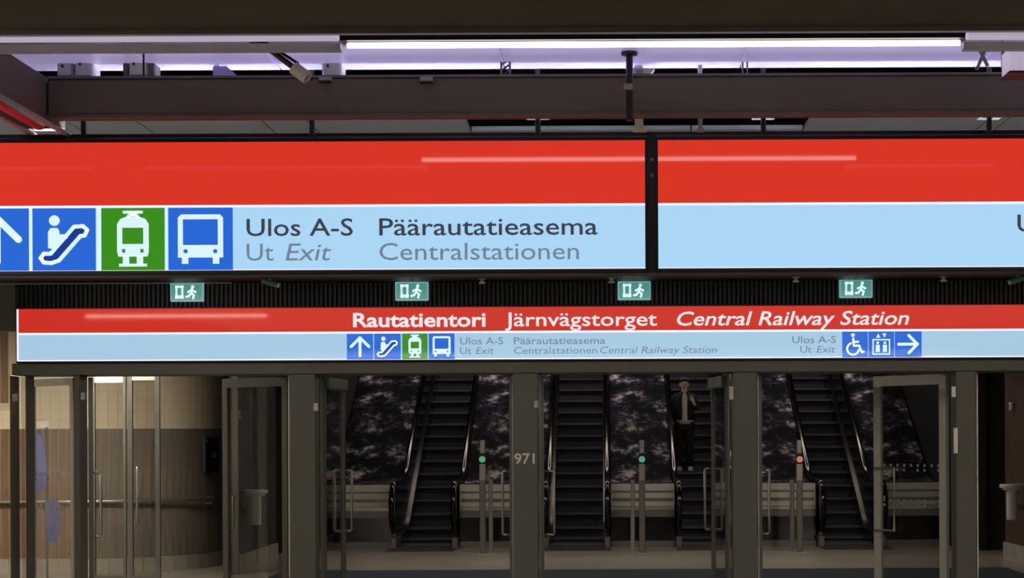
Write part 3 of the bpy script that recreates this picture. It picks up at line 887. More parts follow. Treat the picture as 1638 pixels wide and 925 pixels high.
def leaf(label, hx, hy, wd, ang, frame=M_FRAME, st=0.06, top=0.09, handle=(0.86, 1.45), closer=None, dots=False, hside=(1, 1), zt=None, hx_at=None, bottom=0.12, proud=0.09, topm=None, crank=0.0):
    """glass door leaf hinged at (hx, hy); ang = direction of the leaf in plan"""
    NDOOR[0] += 1
    H = (zt or ZH) - 0.01
    t = thing('door_%d' % NDOOR[0], (hx, hy, 0.01), label, None, kind='structure', rz=ang)
    Lc = dict(local=True)
    bx(0, st, -0.022, 0.022, 0, H - 0.01).build('hinge_stile', frame, t, **Lc)
    bx(wd - st, wd, -0.022, 0.022, 0, H - 0.01).build('lock_stile', frame, t, **Lc)
    bx(st + 0.0005, wd - st - 0.0005, -0.022, 0.022, H - 0.01 - top, H - 0.01).build('top_rail', topm or frame, t, **Lc)
    bx(st + 0.0005, wd - st - 0.0005, -0.022, 0.022, 0, bottom).build('bottom_rail', frame, t, **Lc)
    bx(st + 0.001, wd - st - 0.001, -0.005, 0.005, bottom + 0.001, H - top - 0.011).build('glass', M_GLASS, t, **Lc)
    xh = wd - st / 2 if hx_at is None else hx_at
    for sgn, on in ((1, hside[0]), (-1, hside[1])):
        if on:
            a, b_ = handle
            y0, y1 = sgn * 0.0225, sgn * proud
            if crank:
                MB().tube([(xh, y0, a), (xh, y1, a), (xh - crank, y1, a), (xh - crank, y1, b_), (xh, y1, b_), (xh, y0, b_)], 0.014, 8).build('pull_handle', M_STEEL, t, smooth=False, **Lc)
                continue
            MB().tube([(xh, y0, a), (xh, y1 - sgn * 0.01, a), (xh, y1, a + 0.012), (xh, y1, b_ - 0.012), (xh, y1 - sgn * 0.01, b_), (xh, y0, b_)], 0.013, 8).build('pull_handle', M_STEEL, t, smooth=True, **Lc)
    if closer:
        bx(0.02, 0.02 + closer[0], *sorted((closer[2] * 0.06, closer[2] * 0.0225)), H - 0.125, H - 0.015).build('door_closer', closer[1], t, bevel=0.004, **Lc)
    if dots:
        b = MB()
        for z in dots:
            n = 9
            for k in range(n):
                x = st + 0.03 + (wd - 2 * st - 0.06) * k / (n - 1)
                b.box(x - 0.014, x + 0.014, -0.0075, -0.0055, z - 0.014, z + 0.014)
                if k % 3 != 1:
                    b.box(x - 0.012, x + 0.018, -0.0075, -0.0055, z - 0.06, z - 0.035)
        tag(b.build('safety_dots', M_WHITE, t, **Lc), kind='stuff')
    return t


zc = lambda py, px: WZ(py, YD, px)
HH = (zc(858, 965), zc(755, 965))
# bay by bay; a leaf seen edge-on lies along its line of sight
def edge_on(px):
    x = WX(px, YD)
    return x, math.atan2(YD, x)


leaf('glass door half open at the far left, with rows of white dots', WX(117, YD), YD + 0.05, 0.80, PI - R(42), M_ALU, 0.05, 0.07, HH, None, (1.27, 0.96), (0, 0))
x, a = edge_on(143)
leaf('left leaf of the first wide doorway, swung fully open', x, YD + 0.05, 0.85, a, M_DSTEEL, 0.05, 0.08, HH, None, False, (0, 1), hx_at=0.03)
leaf('right leaf of the first wide doorway, half open before the dark wall', WX(460, YD), YD + 0.05, 0.90, PI - R(35), M_FRAME, 0.07, 0.09, (zc(853, 362), zc(797, 362)), None, False, (0, 1))
leaf('left leaf of the second doorway, open, with green closer', WX(515, YD), YD + 0.05, 0.92, R(86), M_DSTEEL, 0.06, 0.08, HH, (0.85, M_GREEN, -1))
x, a = edge_on(818)
leaf('right leaf of the second doorway, swung fully open', x, YD + 0.05, 0.85, a, M_DSTEEL, 0.05, 0.08, HH, None, False, (1, 0), hx_at=0.03)
x, a = edge_on(866)
leaf('left leaf of the third doorway, swung fully open', x, YD + 0.05, 0.85, a, M_DSTEEL, 0.05, 0.08, HH, None, False, (0, 1), hx_at=0.03, proud=0.12)
leaf('right leaf of the third doorway, open, with green closer', WX(1165, YD), YD + 0.05, 0.92, R(95.5), M_DSTEEL, 0.06, 0.08, HH, (0.85, M_GREEN, 1))
x, a = edge_on(1216)
leaf('left leaf of the fourth doorway, swung fully open', x, YD + 0.05, 0.85, a, M_DSTEEL, 0.05, 0.08, HH, None, False, (0, 1), hx_at=0.03)
leaf('right leaf of the fourth doorway, half open, with rows of white dots', WX(1517, YD), YD + 0.05, 0.92, PI - R(50), M_ALU, 0.085, 0.10, HH, None, (1.32, 0.97), (1, 0), crank=0.25, proud=0.05)
# inner glass doors in front of the wooden wall
YI = 19.2
zi = WZ(600, YI, 200)
leaf('left inner glass door before the brown wood wall', WX(148, YI), YI, WX(202, YI) - WX(148, YI), 0.0, M_FRAME, 0.03, 0.075, (0.7, 1.25), None, False, (0, 0), zt=zi, topm=M_ALU)
leaf('right inner glass door before the greyish wood wall, with pull handle', WX(205, YI), YI, WX(256, YI) - WX(205, YI), 0.0, M_DSTEEL, 0.05, 0.05, (WZ(836, YI, 222), WZ(749, YI, 222)), None, False, (0, 1), zt=zi, hx_at=0.12, topm=M_ALU)

# ================================================================== WOODEN WALL WITH CREAM TILES, left behind the doors
wall = struct(thing('wall_wood', (-6.4, YW, 0), 'curved wall of brown vertical wood planks with cream tile band above', None))
CXW, RW = -6.35, 1.43
CYW = YW + RW
ZP, ZTILE = WZ(686, YW, 200), 2.62
XSPLIT = WX(20, YW)
# core behind the cladding
pts = [(-8.9, YW + 0.005)]
pts += [(CXW + (RW - 0.005) * math.sin(R(g)), CYW - (RW - 0.005) * math.cos(R(g))) for g in range(0, 116, 5)]
pts += [(CXW, CYW + 1.0), (-8.9, CYW + 1.0)]
MB().prism(pts, 'z', 0.0, 2.95).build('core', M_GROUT, wall)
PW = 0.10
plank = {}


def clad(s):
    """place along the wall: s < 0 straight part, s > 0 around the curve -> (x, y, angle)"""
    if s <= 0:
        return CXW + s, YW, 0.0
    g = s / RW
    return CXW + RW * math.sin(g), CYW - RW * math.cos(g), g


def piece(name, m, wd, z0, z1, s, dep):
    key = (m.name, round(wd, 3), round(z1 - z0, 3), dep)
    x, y, g = clad(s)
    if key not in plank:
        b = bx(-wd / 2, wd / 2, 0.0, 0.042 if name != 'tile' else 0.041, 0, z1 - z0)
        me = b.mesh(name)
        me.materials.append(m)
        plank[key] = me
    o = bpy.data.objects.new(name, plank[key])
    COL.objects.link(o)
    o.parent = wall
    o.location = (x - wall.location.x - dep * math.sin(-g) * 0, y - wall.location.y, z0)
    o.location = (x + dep * math.sin(g) - wall.location.x, y - dep * math.cos(g) - wall.location.y, z0)
    o.rotation_euler = (0, 0, g)
    return o


s = -1.9
while s < RW * R(112):
    m = M_WOOD if s < 0.0 else M_WOODG
    piece('plank', m, PW - 0.006, 0.18, ZP, s, random.choice((0.0, 0.001, 0.002)))
    xx = clad(s)[0]
    if xx < XSPLIT - 0.05:
        piece('plank', M_WOOD, PW - 0.006, WZ(645, YW, 10), 2.95, s, 0.0)
    s += PW
s = -1.9
TW = 0.115
while s < RW * R(88):
    xx = clad(s)[0]
    z = ZP
    top = WZ(645, YW, 10) if xx < XSPLIT - 0.05 else 2.55
    while z + TW <= top + 0.01:
        piece('tile', M_TILE, TW - 0.003, z + 0.0015, z + TW - 0.0015, s, 0.002)
        z += TW
    s += TW
s = -1.95
while s < RW * R(112):
    piece('plinth_stone', M_PLINTH, 0.196, 0.0, 0.178, s, 0.01)
    s += 0.2
# steel hand rail following the wall
hp = []
zr = WZ(802, YW, 200)
for k in range(40):
    s = -1.95 + k * (1.95 + RW * R(72)) / 39
    x, y, g = clad(s)
    hp.append((x + 0.07 * math.sin(g), y - 0.07 * math.cos(g), zr))
t = thing('handrail', (-6.4, YW - 0.07, zr), 'steel handrail along the curved wooden wall', 'handrail')
MB().tube(hp, 0.024, 8).build('rail', M_STEEL, t, smooth=True)
for k in (6, 18, 30, 38):
    p = Vector(hp[k]); s = -1.95 + k * (1.95 + RW * R(72)) / 39
    x, y, g = clad(s)
    MB().tube([p - Vector((0, 0, 0.024)), p - Vector((0, 0, 0.06)), Vector((x, y + 0.005, zr - 0.07))], 0.01, 6).build('bracket', M_STEEL, t)
# black intercom panel at the end of the curve
sx = RW * R(70)
x, y, g = clad(sx)
t = thing('intercom_panel', (x, y, WZ(757, 22.1, 343)), 'black intercom panel on the end of the curved wooden wall', 'intercom', rz=g)
z0, z1 = 0, WZ(699, 22.1, 343) - WZ(757, 22.1, 343)
bx(-0.15, 0.15, -0.07, -0.004, z0, z1).build('body', M_BLACK, t, bevel=0.006, local=True)
bx(0.02, 0.10, -0.075, -0.0705, z1 * 0.42, z1 * 0.55).build('button', M_STEEL, t, local=True)
bx(-0.13, -0.1, -0.075, -0.0705, z1 * 0.84, z1 * 0.94).build('indicator', M_DSTEEL, t, local=True)
bx(-0.1, 0.1, -0.074, -0.0705, z1 * 0.1, z1 * 0.3).build('speaker_grille', M_BALU, t, local=True)

# ceiling of the lobby behind the doors, with lamp panels
lc = struct(thing('ceiling_lobby', (0, 20, 2.95), 'white ceiling of the lobby behind the glass doors', None))
bx(-9, 9, 17.1, 25.0, 2.96, 3.05).build('ceiling_slab', M_WALLD, lc)
M_LOBBY = mat('lit_warm_panel', (255, 240, 215), 0.4, emit=(255, 242, 222), es=P_LOBBY)
M_LOB2 = mat('dim_fill_panel', (255, 245, 230), 0.4, emit=(255, 240, 220), es=P_ESC_LOBBY)


def panel_lamp(label, x0, x1, y0, y1, z, m):
    t = thing('ceiling_lamp', ((x0 + x1) / 2, (y0 + y1) / 2, z), label, 'lamp', 'ceiling lamps of the lobby')
    bx(x0, x1, y0, y1, z, z + 0.02).build('diffuser', m, t)
    bx(x0 - 0.03, x1 + 0.03, y0 - 0.03, y1 + 0.03, z + 0.0205, z + 0.06).build('frame', M_WHITE, t)


panel_lamp('warm ceiling lamp before the brown wood wall', -7.4, -5.2, 18.3, 18.6, 2.895, M_LOBBY)
panel_lamp('added dim fill lamp before the left escalators, unseen', -3.2, -0.2, 22.6, 22.8, 2.895, M_LOB2)  # this and the next lamp are added to light the escalator fronts
panel_lamp('added dim fill lamp before the right escalators, unseen', 0.8, 4.2, 22.6, 22.8, 2.895, M_LOB2)

# side walls of the passage to the escalators
for sgn, xw, ya, yb, lab, nm, mm in ((-1, -4.40, 20.9, 23.5, 'dark walnut plank side wall left of the escalators', 'wall_passage_left', M_WOODD), (1, 5.30, 20.0, 23.1, 'brown plank side wall right of the escalators', 'wall_passage_right', M_WOODR)):
    t = struct(thing(nm, (xw, ya, 0), lab, None))
    xo = xw + sgn * 0.02
    bx(min(xo, xo + sgn * 0.05), max(xo, xo + sgn * 0.05), ya, yb, 0, 2.95).build('core', M_WALLD, t)
    n = int((yb - ya) / 0.2)
    for k in range(n):
        y0 = ya + k * (yb - ya) / n
        y1 = y0 + (yb - ya) / n - 0.006
        bx(min(xw, xo), max(xw, xo), y0, y1, 0.222, 2.95).build('plank', mm, t)
        if k % 2 == 0:
            y2 = min(yb, y0 + 2 * (yb - ya) / n - 0.006)
            bx(min(xw - sgn * 0.03, xo), max(xw - sgn * 0.03, xo), y0, y2, 0, 0.22).build('plinth_stone', M_PLINTH, t)
    # shaft wall going on beyond it
    o = struct(bx(min(xw - sgn * 0.2, xw + sgn * 0.1), max(xw - sgn * 0.2, xw + sgn * 0.1), yb + 1.6, 46, -0.1, 16).build('wall_shaft_left' if sgn < 0 else 'wall_shaft_right', M_BLACKM))
    tag(o, 'black side wall of the escalator shaft, ' + ('left' if sgn < 0 else 'right'))
    if sgn < 0:
        bx(xw - 0.02, xw + 0.05, ya - 0.06, ya - 0.001, 0, 2.95).build('end_post', M_FRAME, t)
for a, b_, nm, lab in ((-9, -4.45, 'wall_end_left', 'left'), (5.35, 9, 'wall_end_right', 'right')):
    o = struct(bx(a, b_, 24.8, 24.9, 0, 2.96).build(nm, M_BLACKM)); tag(o, 'black end wall of the dark passage on the ' + lab)
o = struct(bx(-9, 9, 45.9, 46, -0.1, 17).build('wall_shaft_end', M_BLACKM)); tag(o, 'black far end of the escalator shaft')
MBc = MB().prism([(25.0, 4.6), (46, 16.7), (46, 16.9), (25.0, 4.8)], 'x', -9, 9)
o = struct(MBc.build('ceiling_shaft', M_BLACKM)); tag(o, 'black sloping ceiling over the escalators')
o = struct(bx(-9, 9, 24.9, 25.0, 2.96, 4.8).build('wall_bulkhead', M_BLACKM)); tag(o, 'black bulkhead over the foot of the escalators')

# wall mounted white ash trays / basins on the side walls
def basin(label, x, y, zt, zb, sgn):
    t = thing('wall_bin', (x, y, zb), label, 'bin', 'white bins on the side walls')
    MB().lathe([(0.066, zb), (0.07, zb + 0.01), (0.07, zt - 0.075)], x, y, 20).build('column', M_WHITE, t, smooth=False)
    MB().lathe([(0.11, zt - 0.0745), (0.115, zt - 0.07), (0.115, zt - 0.045)], x, y, 24).build('collar', M_WHITE, t)
    MB().lathe([(0.15, zt - 0.0445), (0.155, zt - 0.04), (0.155, zt - 0.008), (0.15, zt)], x, y, 24).build('rim', M_WHITE, t)
    bx(min(x + sgn * 0.06, x + sgn * 0.165), max(x + sgn * 0.06, x + sgn * 0.165), y - 0.03, y + 0.03, zb + 0.12, zb + 0.2).build('wall_bracket', M_DSTEEL, t)


basin('white wall bin with wide rim on the left dark side wall', -4.235, 21.3, WZ(784, 21.3, 407), WZ(840, 21.3, 407), -1)
basin('white wall bin with wide rim on the right brown side wall', 5.135, 22.0, WZ(775, 22, 1618), WZ(832, 22, 1618), 1)
# small pale switch plates on those walls
for (x, y, z, lab) in ((-4.41, 21.05, WZ(663, 21.0, 358), 'small pale switch plate high beside the dark side wall'), (5.29, 22.6, WZ(650, 22.6, 1627), 'small pale switch plate high on the right side wall')):
    t = thing('switch_plate', (x, y, z), lab, 'switch', 'switch plates')
    sg = 1 if x < 0 else -1
    bx(min(x, x + sg * 0.04), max(x, x + sg * 0.04), y - 0.06, y + 0.06, z - 0.05, z + 0.05).build('plate', M_WHITE, t, bevel=0.004)
    bx(min(x + sg * 0.041, x + sg * 0.05), max(x + sg * 0.041, x + sg * 0.05), y - 0.02, y + 0.02, z - 0.03, z + 0.03).build('rocker', M_GREY, t)

# entrance mat
t = thing('entrance_mat', (0.45, 19.2, 0), 'navy blue entrance mat on the floor behind the doors', 'mat')
bx(-3.9, 4.9, 17.6, 21.3, 0.001, 0.012).build('pile', M_MAT, t)
bx(-3.95, 4.95, 21.3, 21.35, 0.001, 0.014).build('edge_strip', M_DSTEEL, t)

# reflection in the leftmost door glass, painted as violet blue sheets on an added stand
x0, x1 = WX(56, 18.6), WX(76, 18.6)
t = thing('reflection', ((x0 + x1) / 2, 18.6, 0), 'violet blue sheets painted as the reflection in the far left glass door', 'reflection')
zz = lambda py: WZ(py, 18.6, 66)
MB().prism([(x0, zz(795)), (x0, zz(688)), (x0 + 0.055, zz(688)), (x1 - 0.01, zz(740)), (x1 - 0.01, zz(778))], 'y', 18.6, 18.61).build('upper_sheet', M_REFLECT, t)
MB().prism([(x0 + 0.12, zz(868)), (x0 + 0.1, zz(800)), (x1 + 0.10, zz(800)), (x1 + 0.13, zz(850)), (x1 + 0.08, zz(870))], 'y', 18.62, 18.63).build('lower_sheet', M_REFLECT, t)
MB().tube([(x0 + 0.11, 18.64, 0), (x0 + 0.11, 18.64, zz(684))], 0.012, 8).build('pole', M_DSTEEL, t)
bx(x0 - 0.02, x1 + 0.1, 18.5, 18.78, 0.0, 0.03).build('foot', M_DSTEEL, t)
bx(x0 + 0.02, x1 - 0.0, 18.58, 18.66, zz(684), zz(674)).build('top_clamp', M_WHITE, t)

# ================================================================== ESCALATORS
YC = 26.5          # comb
YI0 = 27.1         # start of the incline
SL = math.tan(R(30))
XE = [(-3.06, -2.21), (-0.82, 0.03), (1.13, 1.98), (3.22, 4.07)]
ELAB = ['leftmost escalator, behind the second doorway', 'second escalator from left, empty, behind the third doorway', 'third escalator from left, carrying the standing person', 'rightmost escalator, behind the fourth doorway']
o = struct(bx(-4.3, 5.3, 26.2, 46, -0.3, -0.1).build('floor_pit', M_BLACKM)); tag(o, 'black pit floor under the escalators')


def rail_path(dz, y_front, y_end=38.0):
    """level run, bend and incline at a height above the step line"""
    p = [(y_front, dz)]
    yb = YI0 - 0.1 + 0.0
    n = 8
    r = 1.4
    # bend between level and incline, tangent length r*tan(15)
    tl = r * math.tan(R(15))
    y0 = YI0 - tl
    for k in range(n + 1):
        g = R(30) * k / n
        p.append((y0 + r * math.sin(g), dz + r * (1 - math.cos(g))))
    p.append((y_end, dz + (y_end - YI0) * SL))
    return p


step_me = {}


def escalator(x0, x1, label):
    t = thing('escalator', ((x0 + x1) / 2, YC, 0), label, 'escalator', 'escalators behind the glass doors')
    ox, oy = (x0 + x1) / 2, YC
    wd = (x1 - x0) - 0.06
    if not step_me:
        b = MB()
        # curved riser in profile, thin tread
        prof = [(0.0, -0.01), (0.0, -0.04), (0.05, -0.055), (0.062, -0.12), (0.055, -0.205), (0.09, -0.205), (0.09, -0.03), (0.41, -0.03), (0.41, 0.0), (0.01, 0.0)]
        b.prism(prof, 'x', -wd / 2, wd / 2)
        me = b.mesh('step'); me.materials.append(M_STEP)
        step_me['s'] = me
        b = bx(-wd / 2, wd / 2, -0.006, -0.0005, -0.036, -0.004)
        me = b.mesh('nose'); me.materials.append(M_NOSE)
        step_me['n'] = me
    # steps: two level ones, then rising
    k = 0
    y, z = YC + 0.05, 0.0
    while y < 36.5:
        o = bpy.data.objects.new('step', step_me['s']); COL.objects.link(o)
        o.parent = t; o.location = (0, y - oy, z)
        n = bpy.data.objects.new('step_nose', step_me['n']); COL.objects.link(n)
        n.parent = o
        k += 1
        y += 0.36
        z = 0.0 if k < 2 else z + (0.06 if k == 2 else 0.15 if k == 3 else 0.36 * SL)
    bx(x0, x1, YC - 0.25, YC + 0.04, -0.02, 0.012).build('comb_plate', M_DSTEEL, t)
    bx(x0 - 0.07, x1 + 0.07, 25.0, YC - 0.251, 0.0005, 0.008).build('landing_plate', M_LAND, t)
    for sgn, xa in ((-1, x0), (1, x1)):
        xi0, xi1 = (xa - 0.05, xa) if sgn < 0 else (xa, xa + 0.05)
        # skirt beside the steps
        lo = rail_path(-0.25, YC - 0.2)
        hi = rail_path(0.16, YC - 0.2)
        a, b_ = (xa, xa + 0.03) if sgn < 0 else (xa - 0.03, xa)
        MB().prism(lo + hi[::-1], 'x', a, b_).build('skirt', M_BALU, t)
        e0 = rail_path(0.16, YC - 0.2); e1 = rail_path(0.2, YC - 0.2)
        MB().prism(e0 + e1[::-1], 'x', a - 0.004, b_ + 0.004).build('skirt_edge', M_CAPP, t)
        # balustrade panel with a rounded end towards us
        yf, rr = 25.55, 0.30
        top = rail_path(0.90, yf + 0.25)
        arc = [(yf + 0.25 - rr * math.sin(R(g)), 0.60 + rr * math.cos(R(g))) for g in range(15, 181, 15)]
        bot = rail_path(-0.02, yf + 0.25)
        poly = bot + top[::-1] + arc
        MB().prism(poly, 'x', xi0, xi1).build('balustrade_panel', M_BALU, t)
        # lower newel casing under the loop
        bx(xi0 - 0.02, xi1 + 0.02, yf + 0.1, YC - 0.2, 0.0, 0.16).build('newel_casing', M_DSTEEL, t, bevel=0.01)
        # steel capping beneath the hand rail
        c0 = rail_path(0.9005, yf + 0.25); c1 = rail_path(0.935, yf + 0.25)
        MB().prism(c0 + c1[::-1], 'x', xi0 - 0.015, xi1 + 0.015).build('capping', M_CAPP, t)
        # rubber hand rail
        xm = (xi0 + xi1) / 2
        hr = [(xm, y, z) for y, z in rail_path(0.965, yf + 0.25)][::-1]
        hr += [(xm, yf + 0.25 - 0.36 * math.sin(R(g)), 0.605 + 0.36 * math.cos(R(g))) for g in range(10, 171, 10)]
        hr += [(xm, yf + 0.3, 0.245)]
        MB().tube(hr, 0.032, 10, ry=0.042).build('hand_rail', M_RUBBER, t, smooth=True)
        # bright end plate inside the loop
        bx(xm - 0.035, xm + 0.035, yf + 0.02, yf + 0.035, 0.42, 0.80).build('newel_plate', M_STEEL, t)
    return t


for (x0, x1), lab in zip(XE, ELAB):
    escalator(x0, x1, lab)


# decking between the escalators: upright front casing and speckled sloping top
def deck(x0, x1, label):
    t = thing('escalator_decking', ((x0 + x1) / 2, 25.9, 0), label, 'decking', 'speckled decking between the escalators')
    yf = 25.92
    bx(x0, x1, yf, yf + 0.04, 0.60, 0.93).build('upper_front_panel', M_ALU, t)
    bx(x0 + 0.02, x1 - 0.02, yf - 0.006, yf - 0.0005, 0.67, 0.72).build('seam_strip', M_DSTEEL, t)
    bx(x0 + 0.02, x1 - 0.02, yf - 0.006, yf - 0.0005, 0.80, 0.83).build('seam_strip', M_DSTEEL, t)
    bx(x0, x1, yf - 0.02, yf + 0.04, 0.545, 0.595).build('bright_strip', M_STEEL, t)
    bx(x0, x1, yf, yf + 0.04, 0.44, 0.544).build('lower_front_panel', M_DSTEEL, t)
    bx(x0, x1, yf + 0.005, yf + 0.04, 0.09, 0.4395).build('dark_front_panel', M_BALU, t)
    bx(x0 - 0.0, x1, yf - 0.05, yf + 0.04, 0.0, 0.089).build('plinth', M_DSTEEL, t)
    lo = rail_path(0.80, yf + 0.05); hi = rail_path(0.93, yf + 0.05)
    MB().prism(lo + hi[::-1], 'x', x0, x1).build('speckled_top', MATS['deck'], t)
    return t


deck(-4.18, XE[0][0] - 0.08, 'speckled decking left of the leftmost escalator')
deck(XE[0][1] + 0.08, XE[1][0] - 0.08, 'speckled decking between the first and second escalators')
deck(XE[1][1] + 0.08, XE[2][0] - 0.08, 'speckled decking between the two middle escalators')
deck(XE[2][1] + 0.08, XE[3][0] - 0.08, 'speckled decking between the third and fourth escalators')
deck(XE[3][1] + 0.08, 5.05, 'speckled decking right of the rightmost escalator')

# linear lamp across the shaft
t = thing('shaft_lamp', (0.5, 30, 4.35), 'long linear lamp across the escalator shaft', 'lamp')
M_SHAFT = mat('lit_shaft_lamp', (255, 245, 230), 0.4, emit=(255, 240, 222), es=P_ESC)
bx(-4.0, 5.0, 29.85, 30.1, 4.30, 4.33).build('diffuser', M_SHAFT, t)
bx(-4.1, 5.1, 29.8, 30.15, 4.3305, 4.42).build('housing', M_BLACK, t)
for x in (-3, 0.5, 4):
    MB().tube([(x, 30, 4.42), (x, 30, 7.45)], 0.012, 6).build('hanger', M_BLACK, t)

t = thing('shaft_lamp', (0.5, 26.5, 4.35), 'added second linear lamp across the escalator shaft, unseen, nearer the doors', 'lamp')  # lamp added to light the lower step risers
bx(-4.0, 5.0, 26.42, 26.55, 4.30, 4.33).build('diffuser', M_SHAFT, t)
bx(-4.1, 5.1, 26.38, 26.6, 4.3305, 4.42).build('housing', M_BLACK, t)
for x in (-3, 0.5, 4):
    MB().tube([(x, 26.5, 4.42), (x, 26.5, 5.46)], 0.012, 6).build('hanger', M_BLACK, t)

# signal posts and short posts in front of the decking
for (px, m, lab) in ((772, M_LEDG, 'signal post with green lamp between the first and second escalators'), (1027, M_LEDG, 'signal post with green lamp between the middle escalators'), (1279, M_LEDR, 'signal post with orange lamp before the rightmost escalator')):
    Y = 24.45
    x = WX(px, Y, 800)
    zl = WZ(735, Y, px)
    t = thing('signal_post', (x, Y, 0), lab, 'post', 'signal posts before the escalators')
    bx(x - 0.042, x + 0.042, Y - 0.035, Y + 0.035, 0.013, zl - 0.3).build('shaft', M_DSTEEL, t, bevel=0.008)
    bx(x - 0.045, x + 0.045, Y - 0.04, Y + 0.04, zl - 0.2995, zl - 0.06).build('reader_head', M_STEEL, t, bevel=0.008)
    bx(x - 0.05, x + 0.05, Y - 0.04, Y + 0.04, zl - 0.0595, zl + 0.08).build('lamp_head', M_BLACK, t, bevel=0.01)
    bx(x - 0.035, x + 0.035, Y - 0.03, Y + 0.03, zl + 0.0805, zl + 0.27).build('top_stub', M_STEEL, t, bevel=0.008)
    MB().tube([(x, Y - 0.0405, zl), (x, Y - 0.055, zl)], 0.045, 16).build('lamp_lens', m, t)
    bx(x - 0.07, x + 0.07, Y - 0.07, Y + 0.07, 0.0, 0.0125).build('base_plate', M_STEEL, t)
for (px, lab) in ((1012, 'plain steel post left of the middle signal post'), (1267, 'plain steel post left of the orange signal post'), (785, 'plain steel post right of the leftmost signal post')):
    Y = 24.95
    x = WX(px, Y, 820)
    t = thing('steel_post', (x, Y, 0), lab, 'post', 'plain steel posts before the escalators')
    bx(x - 0.03, x + 0.03, Y - 0.03, Y + 0.03, 0.013, WZ(768, Y, px)).build('shaft', M_STEEL, t, bevel=0.006)
    bx(x - 0.05, x + 0.05, Y - 0.04, Y + 0.04, 0, 0.0125).build('base_plate', M_STEEL, t)


# ================================================================== PERSON ON THE THIRD ESCALATOR
def skin_mesh(name, chains, m, parent, levels=2, root=0):
    """chains: list of [(x,y,z,r), ...]; equal joints are merged; grown with the Skin modifier"""
    verts, edges, rad, idx = [], [], [], {}
    for ch in chains:
        prev = None
        for (x, y, z, r) in ch:
            k = (round(x, 4), round(y, 4), round(z, 4))
            if k not in idx:
                idx[k] = len(verts); verts.append((x, y, z)); rad.append(r)
            if prev is not None and prev != idx[k]:
                edges.append((prev, idx[k]))
            prev = idx[k]
    me = bpy.data.meshes.new(name)
    me.from_pydata(verts, edges, [])
    o = bpy.data.objects.new(name, me)
    COL.objects.link(o)
    sk = o.modifiers.new('skin', 'SKIN')
    if not me.skin_vertices:
        bm = bmesh.new(); bm.from_mesh(me); bm.verts.layers.skin.verify(); bm.to_mesh(me); bm.free()
    for v, r in zip(me.skin_vertices[0].data, rad):
        v.radius = (r, r) if not isinstance(r, tuple) else r
    me.skin_vertices[0].data[root].use_root = True
    sk.use_smooth_shade = True
    sb = o.modifiers.new('smooth', 'SUBSURF'); sb.levels = levels; sb.render_levels = levels
    bpy.context.view_layer.update()
    nm = bpy.data.meshes.new_from_object(o.evaluated_get(bpy.context.evaluated_depsgraph_get()))
    bpy.data.objects.remove(o); bpy.data.meshes.remove(me)
    nm.name = name
    nm.materials.clear(); nm.materials.append(m)
    nm.polygons.foreach_set('use_smooth', [True] * len(nm.polygons))
    q = bpy.data.objects.new(name, nm)
    COL.objects.link(q)
    q.parent = parent
    return q


def loft(name, rings, m, parent, n=20):
    """rings: (z, rx, ry, cx, cy)"""
    b = MB()
    s = 0
    for (z, rx, ry, cx, cy) in rings:
        for k in range(n):
            g = 2 * PI * k / n
            b.v.append((cx + rx * math.cos(g), cy + ry * math.sin(g), z))
    for i in range(len(rings) - 1):
        for k in range(n):
            k2 = (k + 1) % n
            b.f.append((i * n + k, i * n + k2, (i + 1) * n + k2, (i + 1) * n + k))
    b.f.append(tuple(reversed(range(n))))
    b.f.append(tuple((len(rings) - 1) * n + k for k in range(n)))
    return b.build(name, m, parent, smooth=True, local=True)


def hand(cx, cy, cz, d, side, curl):
    """five finger chains from a palm; d = direction of the fingers, side = thumb direction"""
    d = Vector(d).normalized(); side = Vector(side).normalized(); nrm = d.cross(side).normalized()
    p = Vector((cx, cy, cz))
    ch = []
    palm = p + d * 0.035
    for k, L in enumerate((0.062, 0.070, 0.066, 0.05)):
        r0 = p + d * 0.065 + side * (0.027 - 0.018 * k)
        m1 = r0 + (d * math.cos(curl * 0.5) + nrm * math.sin(curl * 0.5)) * L * 0.5
        m2 = m1 + (d * math.cos(curl) + nrm * math.sin(curl)) * L * 0.5
        ch.append([(*palm, 0.022), (*r0, 0.0095), (*m1, 0.0085), (*m2, 0.007)])
    t0 = p + d * 0.025 + side * 0.03
    t1 = t0 + (d * 0.7 + side * 0.7).normalized() * 0.035
    t2 = t1 + (d * 0.9 + side * 0.3 + nrm * 0.2).normalized() * 0.028
    ch.append([(*palm, 0.022), (*t0, 0.012), (*t1, 0.0095), (*t2, 0.008)])
    return ch, palm


# step carrying the person
yst, zst, k = YC + 0.05, 0.0, 0
zfeet = WZ(751, 28.9, 1096)
best = None
while yst < 36:
    if best is None or abs(zst - zfeet) < abs(best[1] - zfeet):
        best = (yst, zst)
    k += 1
    yst += 0.36
    zst = 0.0 if k < 2 else zst + (0.06 if k == 2 else 0.15 if k == 3 else 0.36 * SL)
yp, zp = best[0] + 0.16, best[1] + 0.0045
xp = WX(1095, yp, 700)
HP = WZ(604, yp, 1095) - zp          # standing height
per = thing('person', (xp, yp, zp), 'person in dark open jacket and black trousers, pale shirt, riding the escalator', 'person')
q = HP / 1.70
S = lambda *c: tuple(v * q for v in c)
